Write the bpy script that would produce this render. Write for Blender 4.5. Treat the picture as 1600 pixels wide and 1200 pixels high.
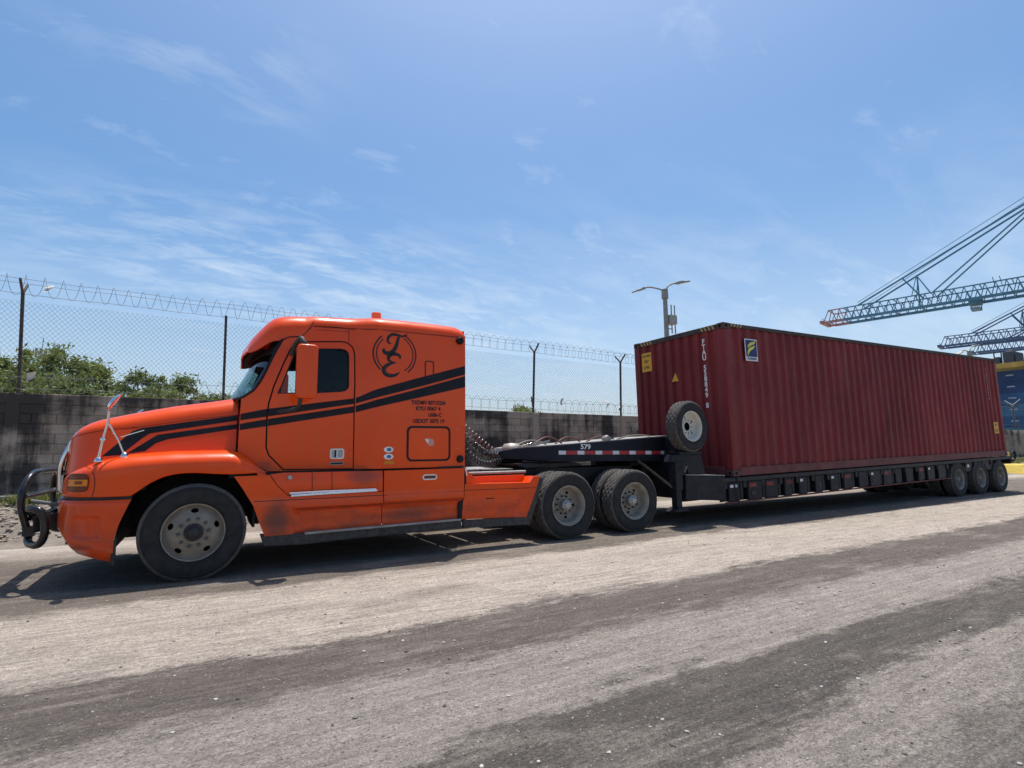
import bpy, bmesh, math, random
import numpy as np
from mathutils import Vector, Matrix
from mathutils.geometry import delaunay_2d_cdt
random.seed(7); rng = np.random.default_rng(7)
PI = math.pi; rad = math.radians
scene = bpy.context.scene
for o in list(bpy.data.objects): bpy.data.objects.remove(o)
col = scene.collection

# ---------------------------------------------------------------- camera
cam = bpy.data.cameras.new('camera'); camo = bpy.data.objects.new('camera', cam); col.objects.link(camo)
cam.sensor_width = 36.0; cam.lens = 839.03/1600*36; cam.clip_start = 0.05; cam.clip_end = 6000
yaw, pitch, roll = rad(29.724), rad(7.080), rad(-0.553)
fw = Vector((math.sin(yaw)*math.cos(pitch), math.cos(yaw)*math.cos(pitch), math.sin(pitch)))
ri = Vector((math.cos(yaw), -math.sin(yaw), 0)); up = ri.cross(fw)
r2 = ri*math.cos(roll)+up*math.sin(roll); u2 = up*math.cos(roll)-ri*math.sin(roll)
m = Matrix((r2, u2, -fw)).transposed().to_4x4(); m.translation = (0.0491, -6.6408, 1.3182)
camo.matrix_world = m; scene.camera = camo

# ---------------------------------------------------------------- sky, sun, exposure
SUN = Vector((0.145, 0.172, 1.0)).normalized()
sun = bpy.data.lights.new('sun', 'SUN'); suno = bpy.data.objects.new('sun', sun); col.objects.link(suno)
sun.energy = 5.0; sun.angle = rad(0.53); sun.color = (1.0, 0.935, 0.845)
suno.rotation_euler = (-SUN).to_track_quat('-Z', 'Y').to_euler(); suno.location = (0, 0, 40)
world = bpy.data.worlds.new('World'); scene.world = world; world.use_nodes = True
def build_world():
    nt = world.node_tree; N = nt.nodes; L = nt.links; N.clear()
    out = N.new('ShaderNodeOutputWorld'); bg = N.new('ShaderNodeBackground'); bg.inputs[1].default_value = 0.15
    sky = N.new('ShaderNodeTexSky'); sky.sky_type = 'NISHITA'; sky.sun_disc = False
    sky.sun_elevation = math.asin(SUN.z); sky.sun_rotation = math.atan2(SUN.x, SUN.y)
    sky.altitude = 0; sky.air_density = 1.0; sky.dust_density = 2.5; sky.ozone_density = 6.0
    hsv = N.new('ShaderNodeHueSaturation'); hsv.inputs['Saturation'].default_value = 1.18; hsv.inputs['Hue'].default_value = 0.492; L.new(sky.outputs[0], hsv.inputs['Color'])   # clear deep tropical blue
    tc = N.new('ShaderNodeTexCoord')
    # thin high cloud: noise stretched on the dome, gathered into a few banks
    sep = N.new('ShaderNodeSeparateXYZ'); L.new(tc.outputs['Generated'], sep.inputs[0])
    mz = N.new('ShaderNodeMath'); mz.operation = 'MAXIMUM'; mz.inputs[1].default_value = 0.03; L.new(sep.outputs[2], mz.inputs[0])
    az = N.new('ShaderNodeMath'); az.operation = 'ADD'; az.inputs[1].default_value = 0.22; L.new(mz.outputs[0], az.inputs[0])
    dv = N.new('ShaderNodeVectorMath'); dv.operation = 'DIVIDE'; cmb = N.new('ShaderNodeCombineXYZ')
    for i in range(3): L.new(az.outputs[0], cmb.inputs[i])
    L.new(tc.outputs['Generated'], dv.inputs[0]); L.new(cmb.outputs[0], dv.inputs[1])
    def cloud(scale, rot, stretch, lo, hi, detail=9, dist=0.6):
        mp = N.new('ShaderNodeMapping'); mp.inputs['Rotation'].default_value = (0, 0, rot); mp.inputs['Scale'].default_value = stretch
        L.new(dv.outputs[0], mp.inputs[0])
        n = N.new('ShaderNodeTexNoise'); n.inputs['Scale'].default_value = scale; n.inputs['Detail'].default_value = detail
        n.inputs['Roughness'].default_value = 0.62; n.inputs['Distortion'].default_value = dist; L.new(mp.outputs[0], n.inputs[0])
        r = N.new('ShaderNodeMapRange'); r.inputs[1].default_value = lo; r.inputs[2].default_value = hi; L.new(n.outputs[0], r.inputs[0])
        return r.outputs[0]
    def bank(c, radius, soft, sc=(1, 1, 1)):
        v = N.new('ShaderNodeVectorMath'); v.operation = 'SUBTRACT'; v.inputs[1].default_value = c; L.new(tc.outputs['Generated'], v.inputs[0])
        s = N.new('ShaderNodeVectorMath'); s.operation = 'MULTIPLY'; s.inputs[1].default_value = sc; L.new(v.outputs[0], s.inputs[0])
        l = N.new('ShaderNodeVectorMath'); l.operation = 'LENGTH'; L.new(s.outputs[0], l.inputs[0])
        r = N.new('ShaderNodeMapRange'); r.interpolation_type = 'SMOOTHSTEP'
        r.inputs[1].default_value = radius+soft; r.inputs[2].default_value = radius-soft; L.new(l.outputs[1], r.inputs[0])
        return r.outputs[0]
    def op(o, a, b):
        n = N.new('ShaderNodeMath'); n.operation = o
        for i, v in enumerate((a, b)):
            if isinstance(v, (int, float)): n.inputs[i].default_value = v
            else: L.new(v, n.inputs[i])
        return n.outputs[0]
    wisps = cloud(2.1, -0.5, (1.0, 2.3, 1.0), 0.47, 0.80, 10, 0.25)
    fleck = cloud(5.2, -0.55, (1.0, 2.4, 1.0), 0.44, 0.78, 10, 0.35)
    low = op('MAXIMUM', bank((0.10, 0.945, 0.305), 0.22, 0.24, (0.8, 0.5, 3.0)), bank((0.36, 0.89, 0.245), 0.15, 0.20, (0.8, 0.6, 3.4)))
    high = bank((-0.03, 0.825, 0.56), 0.08, 0.12, (0.75, 1, 1.7))
    veil = bank((0.75, 0.55, 0.25), 0.35, 0.35, (0.6, 0.6, 2.4))
    a = op('MULTIPLY', op('MULTIPLY', fleck, low), 0.60)
    b = op('MULTIPLY', op('MULTIPLY', wisps, high), 0.80)
    c = op('MULTIPLY', op('ADD', op('MULTIPLY', wisps, 0.7), 0.18), op('MULTIPLY', veil, 0.45))
    d = op('MULTIPLY', cloud(4.2, -0.6, (1, 2.0, 1), 0.60, 0.82, 8, 0.3), 0.30)
    hz = N.new('ShaderNodeMapRange'); hz.interpolation_type = 'SMOOTHSTEP'; hz.inputs[1].default_value = 0.42; hz.inputs[2].default_value = 0.0; hz.inputs[3].default_value = 0.0; hz.inputs[4].default_value = 0.42
    L.new(sep.outputs[2], hz.inputs[0])
    f = op('MINIMUM', op('ADD', op('ADD', op('ADD', a, b), op('ADD', c, d)), hz.outputs[0]), 0.85)
    mix = N.new('ShaderNodeMix'); mix.data_type = 'RGBA'
    L.new(f, mix.inputs[0]); L.new(hsv.outputs[0], mix.inputs[6]); mix.inputs[7].default_value = (5.4, 6.0, 6.6, 1)
    L.new(mix.outputs[2], bg.inputs[0]); L.new(bg.outputs[0], out.inputs[0])
build_world()
vs = scene.view_settings; vs.view_transform = 'Standard'; vs.look = 'None'; vs.gamma = 1.0; vs.exposure = 0.08; vs.use_curve_mapping = False
scene.render.engine = 'CYCLES'; scene.cycles.use_denoising = True; scene.cycles.max_bounces = 8; scene.cycles.transparent_max_bounces = 24
# ---------------------------------------------------------------- helpers
OFF = {}
def link(o): col.objects.link(o); return o
def par(o, p):
    if p is None: return o
    o.parent = p
    if p.name in OFF: o.matrix_parent_inverse = Matrix.Translation(-OFF[p.name])
    return o
def tag(o, label=None, cat=None, group=None, kind=None):
    for k, v in (('label', label), ('category', cat), ('group', group), ('kind', kind)):
        if v: o[k] = v
    return o
def thing(name, label, cat, loc=(0, 0, 0), group=None):
    o = link(bpy.data.objects.new(name, None)); o.location = loc; o.empty_display_size = 0.2
    OFF[o.name] = Vector(loc); return tag(o, label, cat, group)
def sub_empty(name, parent, loc=(0, 0, 0), rotz=0.0):
    o = link(bpy.data.objects.new(name, None)); o.empty_display_size = 0.1
    o.location = loc; o.rotation_euler = (0, 0, rotz); par(o, parent); return o
def copy_tree(o, parent='same'):
    c = o.copy(); col.objects.link(c)
    if parent != 'same': c.parent = parent
    if o.name in OFF: OFF[c.name] = OFF[o.name]
    for ch in list(o.children):
        k = copy_tree(ch); mp = ch.matrix_parent_inverse.copy(); k.parent = c; k.matrix_parent_inverse = mp
    return c
def mk(name, verts, faces, mat, parent=None, smooth=None, local=False):
    me = bpy.data.meshes.new(name); me.from_pydata([tuple(v) for v in verts], [], faces); me.materials.append(mat); me.validate()
    if smooth:
        me.polygons.foreach_set('use_smooth', [True]*len(me.polygons)); me.set_sharp_from_angle(angle=rad(smooth))
    me.update(); o = link(bpy.data.objects.new(name, me))
    if parent is not None:
        if local: o.parent = parent
        else: par(o, parent)
    return o
def cr(pts, n=6, closed=False):
    """Catmull-Rom through pts"""
    P = [Vector(p) for p in pts]; out = []; k = len(P)
    for i in range(k if closed else k-1):
        p1 = P[i]; p2 = P[(i+1) % k]
        p0 = P[i-1] if (i > 0 or closed) else p1*2-p2
        p3 = P[(i+2) % k] if (i+2 < k or closed) else p2*2-p1
        for j in range(n):
            t = j/n
            out.append(0.5*((2*p1)+(p2-p0)*t+(2*p0-5*p1+4*p2-p3)*t*t+(3*p1-p0-3*p2+p3)*t**3))
    if not closed: out.append(P[-1])
    return out
def lerp(xs, ys):
    return lambda x: float(np.interp(x, xs, ys))
def sm(t): t = max(0.0, min(1.0, t)); return t*t*(3-2*t)
class MB:
    def __init__(s): s.v = []; s.f = []
    def add(s, v, f):
        b = len(s.v); s.v += [tuple(p) for p in v]; s.f += [tuple(b+i for i in q) for q in f]; return s
    def box(s, x0, x1, y0, y1, z0, z1):
        return s.add([(x, y, z) for z in (z0, z1) for y in (y0, y1) for x in (x0, x1)],
                     [(0, 2, 3, 1), (4, 5, 7, 6), (0, 1, 5, 4), (2, 6, 7, 3), (0, 4, 6, 2), (1, 3, 7, 5)])
    def hexa(s, p):  # 8 points in box order (x fastest, then y, then z)
        return s.add(p, [(0, 2, 3, 1), (4, 5, 7, 6), (0, 1, 5, 4), (2, 6, 7, 3), (0, 4, 6, 2), (1, 3, 7, 5)])
    def beam(s, a, b, w, h=None, upv=(0, 0, 1)):
        a = Vector(a); b = Vector(b); h = h or w; d = (b-a).normalized(); u = Vector(upv)
        if abs(d.dot(u)) > 0.98: u = Vector((1, 0, 0))
        r = d.cross(u).normalized(); u = r.cross(d); pts = []
        for q in (a, b):
            for i, j in ((-1, -1), (1, -1), (1, 1), (-1, 1)): pts.append(q+r*(i*w/2)+u*(j*h/2))
        return s.add(pts, [(0, 1, 2, 3), (7, 6, 5, 4), (0, 4, 5, 1), (1, 5, 6, 2), (2, 6, 7, 3), (3, 7, 4, 0)])
    def tube(s, path, r, n=8, caps=True):
        P = [Vector(p) for p in path]; k = len(P); R = r if hasattr(r, '__len__') else [r]*k
        d0 = (P[1]-P[0]).normalized(); u = Vector((0, 0, 1)) if abs(d0.z) < 0.9 else Vector((1, 0, 0)); a = d0.cross(u).normalized(); v = []
        for i in range(k):
            d = (P[min(i+1, k-1)]-P[max(i-1, 0)]).normalized(); a = (a-d*a.dot(d)).normalized(); b = d.cross(a)
            for j in range(n):
                t = 2*PI*j/n; v.append(P[i]+(a*math.cos(t)+b*math.sin(t))*R[i])
        f = [(i*n+j, i*n+(j+1) % n, (i+1)*n+(j+1) % n, (i+1)*n+j) for i in range(k-1) for j in range(n)]
        if caps: f += [tuple(range(n-1, -1, -1)), tuple((k-1)*n+j for j in range(n))]
        return s.add(v, f)
    def lathe(s, prof, n=48, c=(0, 0, 0), axis='y', closed=False):
        v = []
        for i in range(n):
            t = 2*PI*i/n; ct, st = math.cos(t), math.sin(t)
            for r, h in prof:
                v.append((c[0]+r*ct, c[1]+h, c[2]+r*st) if axis == 'y' else (c[0]+r*ct, c[1]+r*st, c[2]+h) if axis == 'z' else (c[0]+h, c[1]+r*ct, c[2]+r*st))
        k = len(prof); f = []
        for i in range(n):
            for j in range(k if closed else k-1):
                a, b = i*k+j, i*k+(j+1) % k; c_, d = ((i+1) % n)*k+(j+1) % k, ((i+1) % n)*k+j
                f.append((a, b, c_, d))
        return s.add(v, f)
    def prism(s, poly, y0, y1):
        k = len(poly); v = [(x, y0, z) for x, z in poly]+[(x, y1, z) for x, z in poly]
        f = [tuple(range(k)), tuple(range(2*k-1, k-1, -1))]+[(i, i+k, (i+1) % k+k, (i+1) % k) for i in range(k)]
        return s.add(v, f)
    def grid(s, rows, close=False):
        k = len(rows[0]); v = [p for r in rows for p in r]
        f = [(i*k+j, i*k+j+1, (i+1)*k+j+1, (i+1)*k+j) for i in range(len(rows)-1) for j in range(k-1)]
        if close: f += [((len(rows)-1)*k+j, (len(rows)-1)*k+j+1, j+1, j) for j in range(k-1)]
        return s.add(v, f)
    def build(s, name, mat, parent=None, smooth=None, bevel=0, seg=2, local=False, thick=0, recalc=True):
        bm = bmesh.new(); vs_ = [bm.verts.new(p) for p in s.v]
        for q in s.f:
            try: bm.faces.new([vs_[i] for i in q])
            except ValueError: pass
        if recalc: bmesh.ops.recalc_face_normals(bm, faces=bm.faces)
        if thick: bmesh.ops.solidify(bm, geom=list(bm.faces), thickness=thick)
        if bevel:
            ed = [e for e in bm.edges if len(e.link_faces) == 2 and e.calc_face_angle(0) > rad(38)]
            bmesh.ops.bevel(bm, geom=ed, offset=bevel, segments=seg, affect='EDGES', profile=0.6, clamp_overlap=True)
        me = bpy.data.meshes.new(name); bm.to_mesh(me); bm.free(); me.materials.append(mat)
        if smooth:
            me.polygons.foreach_set('use_smooth', [True]*len(me.polygons)); me.set_sharp_from_angle(angle=rad(smooth))
        me.update(); o = link(bpy.data.objects.new(name, me))
        if parent is not None:
            if local: o.parent = parent
            else: par(o, parent)
        return o
def inside(p, poly):
    x, y = p; c = False; j = len(poly)-1
    for i in range(len(poly)):
        xi, yi = poly[i]; xj, yj = poly[j]
        if (yi > y) != (yj > y) and x < (xj-xi)*(y-yi)/(yj-yi)+xi: c = not c
        j = i
    return c
def dens(poly, step):
    out = []
    for i in range(len(poly)):
        a = poly[i]; b = poly[(i+1) % len(poly)]; n = max(1, int(math.hypot(b[0]-a[0], b[1]-a[1])/step+0.5))
        for k in range(n): out.append((a[0]+(b[0]-a[0])*k/n, a[1]+(b[1]-a[1])*k/n))
    return out
def rrect(x0, x1, z0, z1, r, n=5):
    out = []
    for cx, cz, a0 in ((x1-r, z1-r, 0), (x0+r, z1-r, PI/2), (x0+r, z0+r, PI), (x1-r, z0+r, 1.5*PI)):
        for k in range(n+1): out.append((cx+r*math.cos(a0+PI/2*k/n), cz+r*math.sin(a0+PI/2*k/n)))
    return out
YC = 1.24
def panel(name, outline, F, mat, parent=None, holes=(), step=0.09, thick=0.014, mirror=False, smooth=35, to3=None, local=False):
    """sheet whose outline is given in the XZ plane, laid on the surface y=F(x,z), with real thickness"""
    loops = [dens([tuple(p)[:2] for p in q], step) for q in [outline]+list(holes)]
    pts = []; edges = []
    for q in loops:
        b = len(pts); pts += q; edges += [(b+i, b+(i+1) % len(q)) for i in range(len(q))]
    xs = [p[0] for p in loops[0]]; zs = [p[1] for p in loops[0]]
    for i in range(1, int((max(xs)-min(xs))/step)+1):
        for j in range(1, int((max(zs)-min(zs))/step)+1):
            p = (min(xs)+i*step, min(zs)+j*step)
            if inside(p, loops[0]) and not any(inside(p, h) for h in loops[1:]):
                if min((p[0]-q[0])**2+(p[1]-q[1])**2 for q in pts[:len(edges)]) > (0.4*step)**2: pts.append(p)
    V, E, Fc, *_ = delaunay_2d_cdt([Vector(p) for p in pts], edges, [], 0, 1e-6)
    keep = []
    for f in Fc:
        c = (sum(V[i].x for i in f)/len(f), sum(V[i].y for i in f)/len(f))
        if inside(c, loops[0]) and not any(inside(c, h) for h in loops[1:]):
            a, b, d = [V[i] for i in f[:3]]; ar = (b-a).cross(d-a) if hasattr((b-a), 'cross') else 1
            keep.append(tuple(f) if ar > 0 else tuple(reversed(f)))
    n = len(V); vv = []
    for q in (0, thick):
        for v in V: vv.append((v.x, F(v.x, v.y)+q, v.y))
    cnt = {}
    for f in keep:
        for i in range(len(f)): cnt[(f[i], f[(i+1) % len(f)])] = 1
    ff = list(keep)
    if thick:
        ff += [tuple(i+n for i in reversed(f)) for f in keep]
        ff += [(b, a, a+n, b+n) for (a, b) in cnt if (b, a) not in cnt]
    else: vv = vv[:n]
    if mirror: vv = [(x, 2*YC-y, z) for x, y, z in vv]; ff = [tuple(reversed(f)) for f in ff]
    if to3: vv = [to3(*p) for p in vv]
    return mk(name, vv, ff, mat, parent, smooth, local)
def ribbon(path, widths, F, mat, name, parent, off=0.0035):
    P = [Vector((p[0], p[1])) for p in path]; k = len(P); v = []
    for i in range(k):
        d = (P[min(i+1, k-1)]-P[max(i-1, 0)]).normalized(); nrm = Vector((-d.y, d.x)); w = widths(i/(k-1)) if callable(widths) else widths
        for s in (-.5, .5):
            q = P[i]+nrm*w*s; v.append((q.x, F(q.x, q.y)-off, q.y))
    f = [(2*i, 2*i+1, 2*i+3, 2*i+2) for i in range(k-1)]
    return mk(name, v, f, mat, parent, 60)
def text_mesh(name, body, size, M4, mat, parent, align='CENTER', fat=0.0, sx=1.0, local=False, spacing=1.0):
    cu = bpy.data.curves.new(name, 'FONT'); cu.body = body; cu.size = size; cu.align_x = align; cu.align_y = 'CENTER'; cu.offset = fat; cu.extrude = 0.0008
    cu.space_character = spacing; cu.resolution_u = 3
    t = bpy.data.objects.new('tmp_text', cu); col.objects.link(t); bpy.context.view_layer.update()
    me = bpy.data.meshes.new_from_object(t.evaluated_get(bpy.context.evaluated_depsgraph_get())); bpy.data.objects.remove(t)
    me.transform(M4 @ Matrix.Diagonal((sx, 1, 1, 1))); me.materials.clear(); me.materials.append(mat); me.name = name
    o = link(bpy.data.objects.new(name, me))
    if parent is not None:
        if local: o.parent = parent
        else: par(o, parent)
    return o
def face_near(x, y, z):  # text plane facing -Y
    return Matrix(((1, 0, 0, x), (0, 0, -1, y), (0, 1, 0, z), (0, 0, 0, 1)))
def face_front(x, y, z):  # facing -X
    return Matrix(((0, 0, -1, x), (-1, 0, 0, y), (0, 1, 0, z), (0, 0, 0, 1)))

# ---------------------------------------------------------------- materials
def nodes(name):
    m = bpy.data.materials.new(name); m.use_nodes = True; nt = m.node_tree; nt.nodes.clear()
    out = nt.nodes.new('ShaderNodeOutputMaterial'); b = nt.nodes.new('ShaderNodeBsdfPrincipled'); nt.links.new(b.outputs[0], out.inputs[0])
    return m, nt, b
class NB:
    """small node builder"""
    def __init__(s, nt): s.nt = nt; s.N = nt.nodes; s.L = nt.links
    def set(s, sock, v):
        if v is None: return
        if hasattr(v, 'is_output'): s.L.new(v, sock)
        elif hasattr(v, '__len__') and len(v) == 3 and sock.type == 'RGBA': sock.default_value = (*v, 1)
        else: sock.default_value = v
    def pos(s): return s.N.new('ShaderNodeNewGeometry').outputs['Position']
    def obj(s): return s.N.new('ShaderNodeTexCoord').outputs['Object']
    def map(s, v, scale=(1, 1, 1), loc=(0, 0, 0), rot=(0, 0, 0)):
        n = s.N.new('ShaderNodeMapping'); s.L.new(v, n.inputs[0]); n.inputs[1].default_value = loc; n.inputs[2].default_value = rot; n.inputs[3].default_value = scale; return n.outputs[0]
    def noise(s, v, scale, detail=6, rough=0.55, dist=0.0):
        n = s.N.new('ShaderNodeTexNoise'); s.L.new(v, n.inputs[0]); n.inputs['Scale'].default_value = scale; n.inputs['Detail'].default_value = detail
        n.inputs['Roughness'].default_value = rough; n.inputs['Distortion'].default_value = dist; return n.outputs[0]
    def vor(s, v, scale, feat='F1', out=0):
        n = s.N.new('ShaderNodeTexVoronoi'); n.feature = feat; s.L.new(v, n.inputs[0]); n.inputs['Scale'].default_value = scale; return n.outputs[out]
    def rng(s, v, a, b, c=0, d=1, smooth=False):
        n = s.N.new('ShaderNodeMapRange'); s.L.new(v, n.inputs[0])
        if smooth: n.interpolation_type = 'SMOOTHSTEP'
        for i, q in enumerate((a, b, c, d)): n.inputs[1+i].default_value = q
        return n.outputs[0]
    def math(s, op, a, b=0.0):
        n = s.N.new('ShaderNodeMath'); n.operation = op; s.set(n.inputs[0], a); s.set(n.inputs[1], b); return n.outputs[0]
    def mix(s, f, a, b, mode='MIX'):
        n = s.N.new('ShaderNodeMix'); n.data_type = 'RGBA'; n.blend_type = mode; s.set(n.inputs[0], f); s.set(n.inputs[6], a); s.set(n.inputs[7], b); return n.outputs[2]
    def xyz(s, v): n = s.N.new('ShaderNodeSeparateXYZ'); s.L.new(v, n.inputs[0]); return n.outputs
    def bump(s, h, strength, dist=0.01, normal=None):
        n = s.N.new('ShaderNodeBump'); s.L.new(h, n.inputs['Height']); n.inputs['Strength'].default_value = strength; n.inputs['Distance'].default_value = dist
        if normal is not None: s.L.new(normal, n.inputs['Normal'])
        return n.outputs[0]
    def ramp(s, v, stops, interp='LINEAR'):
        n = s.N.new('ShaderNodeValToRGB'); s.L.new(v, n.inputs[0]); r = n.color_ramp; r.interpolation = interp
        while len(r.elements) < len(stops): r.elements.new(0.5)
        for e, (p, c) in zip(r.elements, stops): e.position = p; e.color = (*c, 1)
        return n.outputs[0]
MATS = {}
def M(name, c, rough=0.5, metal=0.0, var=0.15, scale=3.0, bump=0.0, bscale=60.0, coat=0.0, dust=0.0, dcol=(0.30, 0.25, 0.20), emit=None, spec=0.28):
    if name in MATS: return MATS[name]
    m, nt, b = nodes(name); nb = NB(nt); o = nb.obj()
    n1 = nb.noise(o, scale, 8, 0.6)
    lo = tuple(x*(1-var) for x in c); hi = tuple(min(1, x*(1+var)) for x in c)
    cc = nb.mix(nb.rng(n1, 0.3, 0.7), lo, hi)
    if dust:
        cc = nb.mix(nb.math('MULTIPLY', nb.rng(nb.noise(o, scale*1.7+1, 10, 0.7), 0.38, 0.72), dust), cc, dcol)
    nb.set(b.inputs['Base Color'], cc); b.inputs['Metallic'].default_value = metal
    nb.set(b.inputs['Roughness'], nb.rng(nb.noise(o, scale*2.3, 5), 0.3, 0.7, max(0.03, rough-0.08), min(1, rough+0.08)))
    b.inputs['Specular IOR Level'].default_value = spec
    if coat: b.inputs['Coat Weight'].default_value = coat; b.inputs['Coat Roughness'].default_value = 0.06
    if bump: nb.set(b.inputs['Normal'], nb.bump(nb.noise(o, bscale, 6, 0.65), bump, 0.006))
    if emit: b.inputs['Emission Color'].default_value = (*c, 1); b.inputs['Emission Strength'].default_value = emit
    MATS[name] = m; return m
BLACK = M('black_steel', (0.018, 0.018, 0.020), 0.42, 0.0, 0.3, 5, dust=0.25, dcol=(0.10, 0.09, 0.08))
FRAME = M('chassis_black', (0.014, 0.014, 0.016), 0.6, 0.0, 0.3, 5, dust=0.35, dcol=(0.07, 0.062, 0.055))
PLAST = M('dark_plastic', (0.028, 0.028, 0.030), 0.55, 0.0, 0.25, 8, bump=0.1, bscale=200, dust=0.4, dcol=(0.16, 0.14, 0.12))
SEAL = M('rubber_seal', (0.010, 0.010, 0.011), 0.65)
RUB = M('tyre_rubber', (0.016, 0.016, 0.017), 0.72, 0.0, 0.3, 6, bump=0.2, bscale=120, dust=0.40, dcol=(0.060, 0.054, 0.048))
TREAD = M('tyre_tread_dusty', (0.06, 0.056, 0.052), 0.85, 0.0, 0.3, 9, bump=0.3, bscale=90, dust=0.6, dcol=(0.19, 0.17, 0.15))
ALU = M('dull_aluminium_wheel', (0.27, 0.235, 0.19), 0.55, 0.25, 0.3, 7, bump=0.1, bscale=70, dust=0.75, dcol=(0.15, 0.12, 0.09))
RIMD = M('painted_wheel_dusty', (0.30, 0.28, 0.24), 0.65, 0.0, 0.3, 8, bump=0.1, bscale=80, dust=0.8, dcol=(0.17, 0.125, 0.085))
RIMW = M('painted_wheel_cream', (0.60, 0.565, 0.49), 0.5, 0.0, 0.15, 8, dust=0.4, dcol=(0.33, 0.26, 0.18))
RIMT = M('trailer_wheel_grimy', (0.24, 0.225, 0.20), 0.6, 0.1, 0.3, 8, dust=0.6, dcol=(0.17, 0.145, 0.12))
HUBM = M('hub_steel', (0.40, 0.40, 0.39), 0.42, 0.5, 0.2, 12, dust=0.4, dcol=(0.25, 0.21, 0.17))
CHROME = M('chrome', (0.78, 0.78, 0.78), 0.14, 1.0, 0.06, 8, dust=0.15, dcol=(0.5, 0.47, 0.42))
DECK = M('deck_plate_worn', (0.32, 0.31, 0.29), 0.55, 0.3, 0.3, 6, bump=0.15, bscale=60, dust=0.5)
NAVY = M('trailer_navy_black', (0.011, 0.012, 0.019), 0.5, 0.0, 0.3, 3, bump=0.05, bscale=40, dust=0.30, dcol=(0.045, 0.040, 0.036), spec=0.2)
REDR = M('reflector_red', (0.42, 0.035, 0.045), 0.35, 0, 0.12, 30)
WHTR = M('reflector_white', (0.68, 0.68, 0.68), 0.35, 0, 0.1, 30)
WHITE = M('white_print', (0.75, 0.74, 0.70), 0.5, 0, 0.12, 20)
BLKP = M('black_print', (0.020, 0.017, 0.018), 0.4, 0, 0.2, 15)
STRIPE = M('black_stripe_vinyl', (0.016, 0.015, 0.018), 0.35, 0, 0.25, 6, spec=0.16)
def glassm(name, tint, gl=0.5):
    m, nt, b = nodes(name); nt.nodes.remove(b); nb = NB(nt); out = [n for n in nt.nodes if n.type == 'OUTPUT_MATERIAL'][0]
    t = nt.nodes.new('ShaderNodeBsdfTransparent'); t.inputs[0].default_value = (*tint, 1)
    g = nt.nodes.new('ShaderNodeBsdfGlossy'); g.inputs[1].default_value = 0.03; g.inputs[0].default_value = (0.95, 0.98, 1, 1)
    fr = nt.nodes.new('ShaderNodeFresnel'); fr.inputs[0].default_value = 1.5
    mx = nt.nodes.new('ShaderNodeMixShader'); nt.links.new(nb.math('MULTIPLY', fr.outputs[0], gl*2), mx.inputs[0])
    nt.links.new(t.outputs[0], mx.inputs[1]); nt.links.new(g.outputs[0], mx.inputs[2]); nt.links.new(mx.outputs[0], out.inputs[0]); return m
GLASS = glassm('window_glass', (0.80, 0.88, 0.86), 0.28); WSGL = glassm('windshield_glass', (0.55, 0.80, 0.78), 0.34)
def orange():
    m, nt, b = nodes('orange_truck_paint'); nb = NB(nt); o = nb.pos()
    n = nb.noise(o, 1.3, 6)
    c = nb.mix(nb.rng(n, 0.3, 0.7), (0.74, 0.060, 0.0010), (0.83, 0.078, 0.002))
    # road film: uneven dusty grime, streaked vertically
    g = nb.rng(nb.noise(nb.map(o, (3.0, 1, 0.9)), 2.2, 9, 0.68, 0.4), 0.46, 0.80)
    c = nb.mix(nb.math('MULTIPLY', g, 0.18), c, (0.30, 0.13, 0.06))
    X = nb.xyz(o)
    def smear(cx, cz, rx, rz, amt, colr):
        nonlocal c
        dx = nb.math('DIVIDE', nb.math('SUBTRACT', X[0], cx), rx); dz = nb.math('DIVIDE', nb.math('SUBTRACT', X[2], cz), rz)
        d = nb.math('SQRT', nb.math('ADD', nb.math('MULTIPLY', dx, dx), nb.math('MULTIPLY', dz, dz)))
        d = nb.math('ADD', d, nb.math('MULTIPLY', nb.math('SUBTRACT', nb.noise(o, 6, 8, 0.7), 0.5), 0.9))
        f = nb.math('MULTIPLY', nb.rng(d, 1.15, 0.25, 0, 1, True), amt); c = nb.mix(f, c, colr)
    soot = (0.075, 0.040, 0.035)
    smear(0.80, 0.56, 0.17, 0.27, 0.80, soot); smear(1.78, 1.02, 0.26, 0.14, 0.55, soot); smear(2.42, 0.54, 0.45, 0.13, 0.50, soot)
    smear(0.66, 1.16, 0.12, 0.10, 0.45, soot); smear(2.10, 0.52, 0.5, 0.07, 0.35, soot); smear(-0.95, 0.42, 0.15, 0.04, 0.5, soot); smear(-0.98, 0.36, 0.12, 0.05, 0.6, (0.55, 0.45, 0.40))
    # road spray: broken brown film on the lowest panels
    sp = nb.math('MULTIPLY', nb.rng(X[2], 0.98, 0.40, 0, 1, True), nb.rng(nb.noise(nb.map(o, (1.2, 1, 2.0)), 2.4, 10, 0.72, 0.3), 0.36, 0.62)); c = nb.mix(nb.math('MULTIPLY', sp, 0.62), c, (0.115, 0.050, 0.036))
    # fine scuffs
    sc = nb.rng(nb.noise(nb.map(o, (1, 1, 6)), 22, 4, 0.8), 0.68, 0.76); c = nb.mix(nb.math('MULTIPLY', sc, 0.30), c, (0.75, 0.42, 0.28))
    nb.set(b.inputs['Base Color'], c); nb.set(b.inputs['Roughness'], nb.rng(nb.noise(o, 4, 6), 0.3, 0.7, 0.26, 0.44))
    b.inputs['Coat Weight'].default_value = 0.40; b.inputs['Coat Roughness'].default_value = 0.04; b.inputs['Specular IOR Level'].default_value = 0.18
    nb.set(b.inputs['Normal'], nb.bump(nb.noise(o, 2.5, 3), 0.05, 0.02)); return m
ORANGE = orange()
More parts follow.
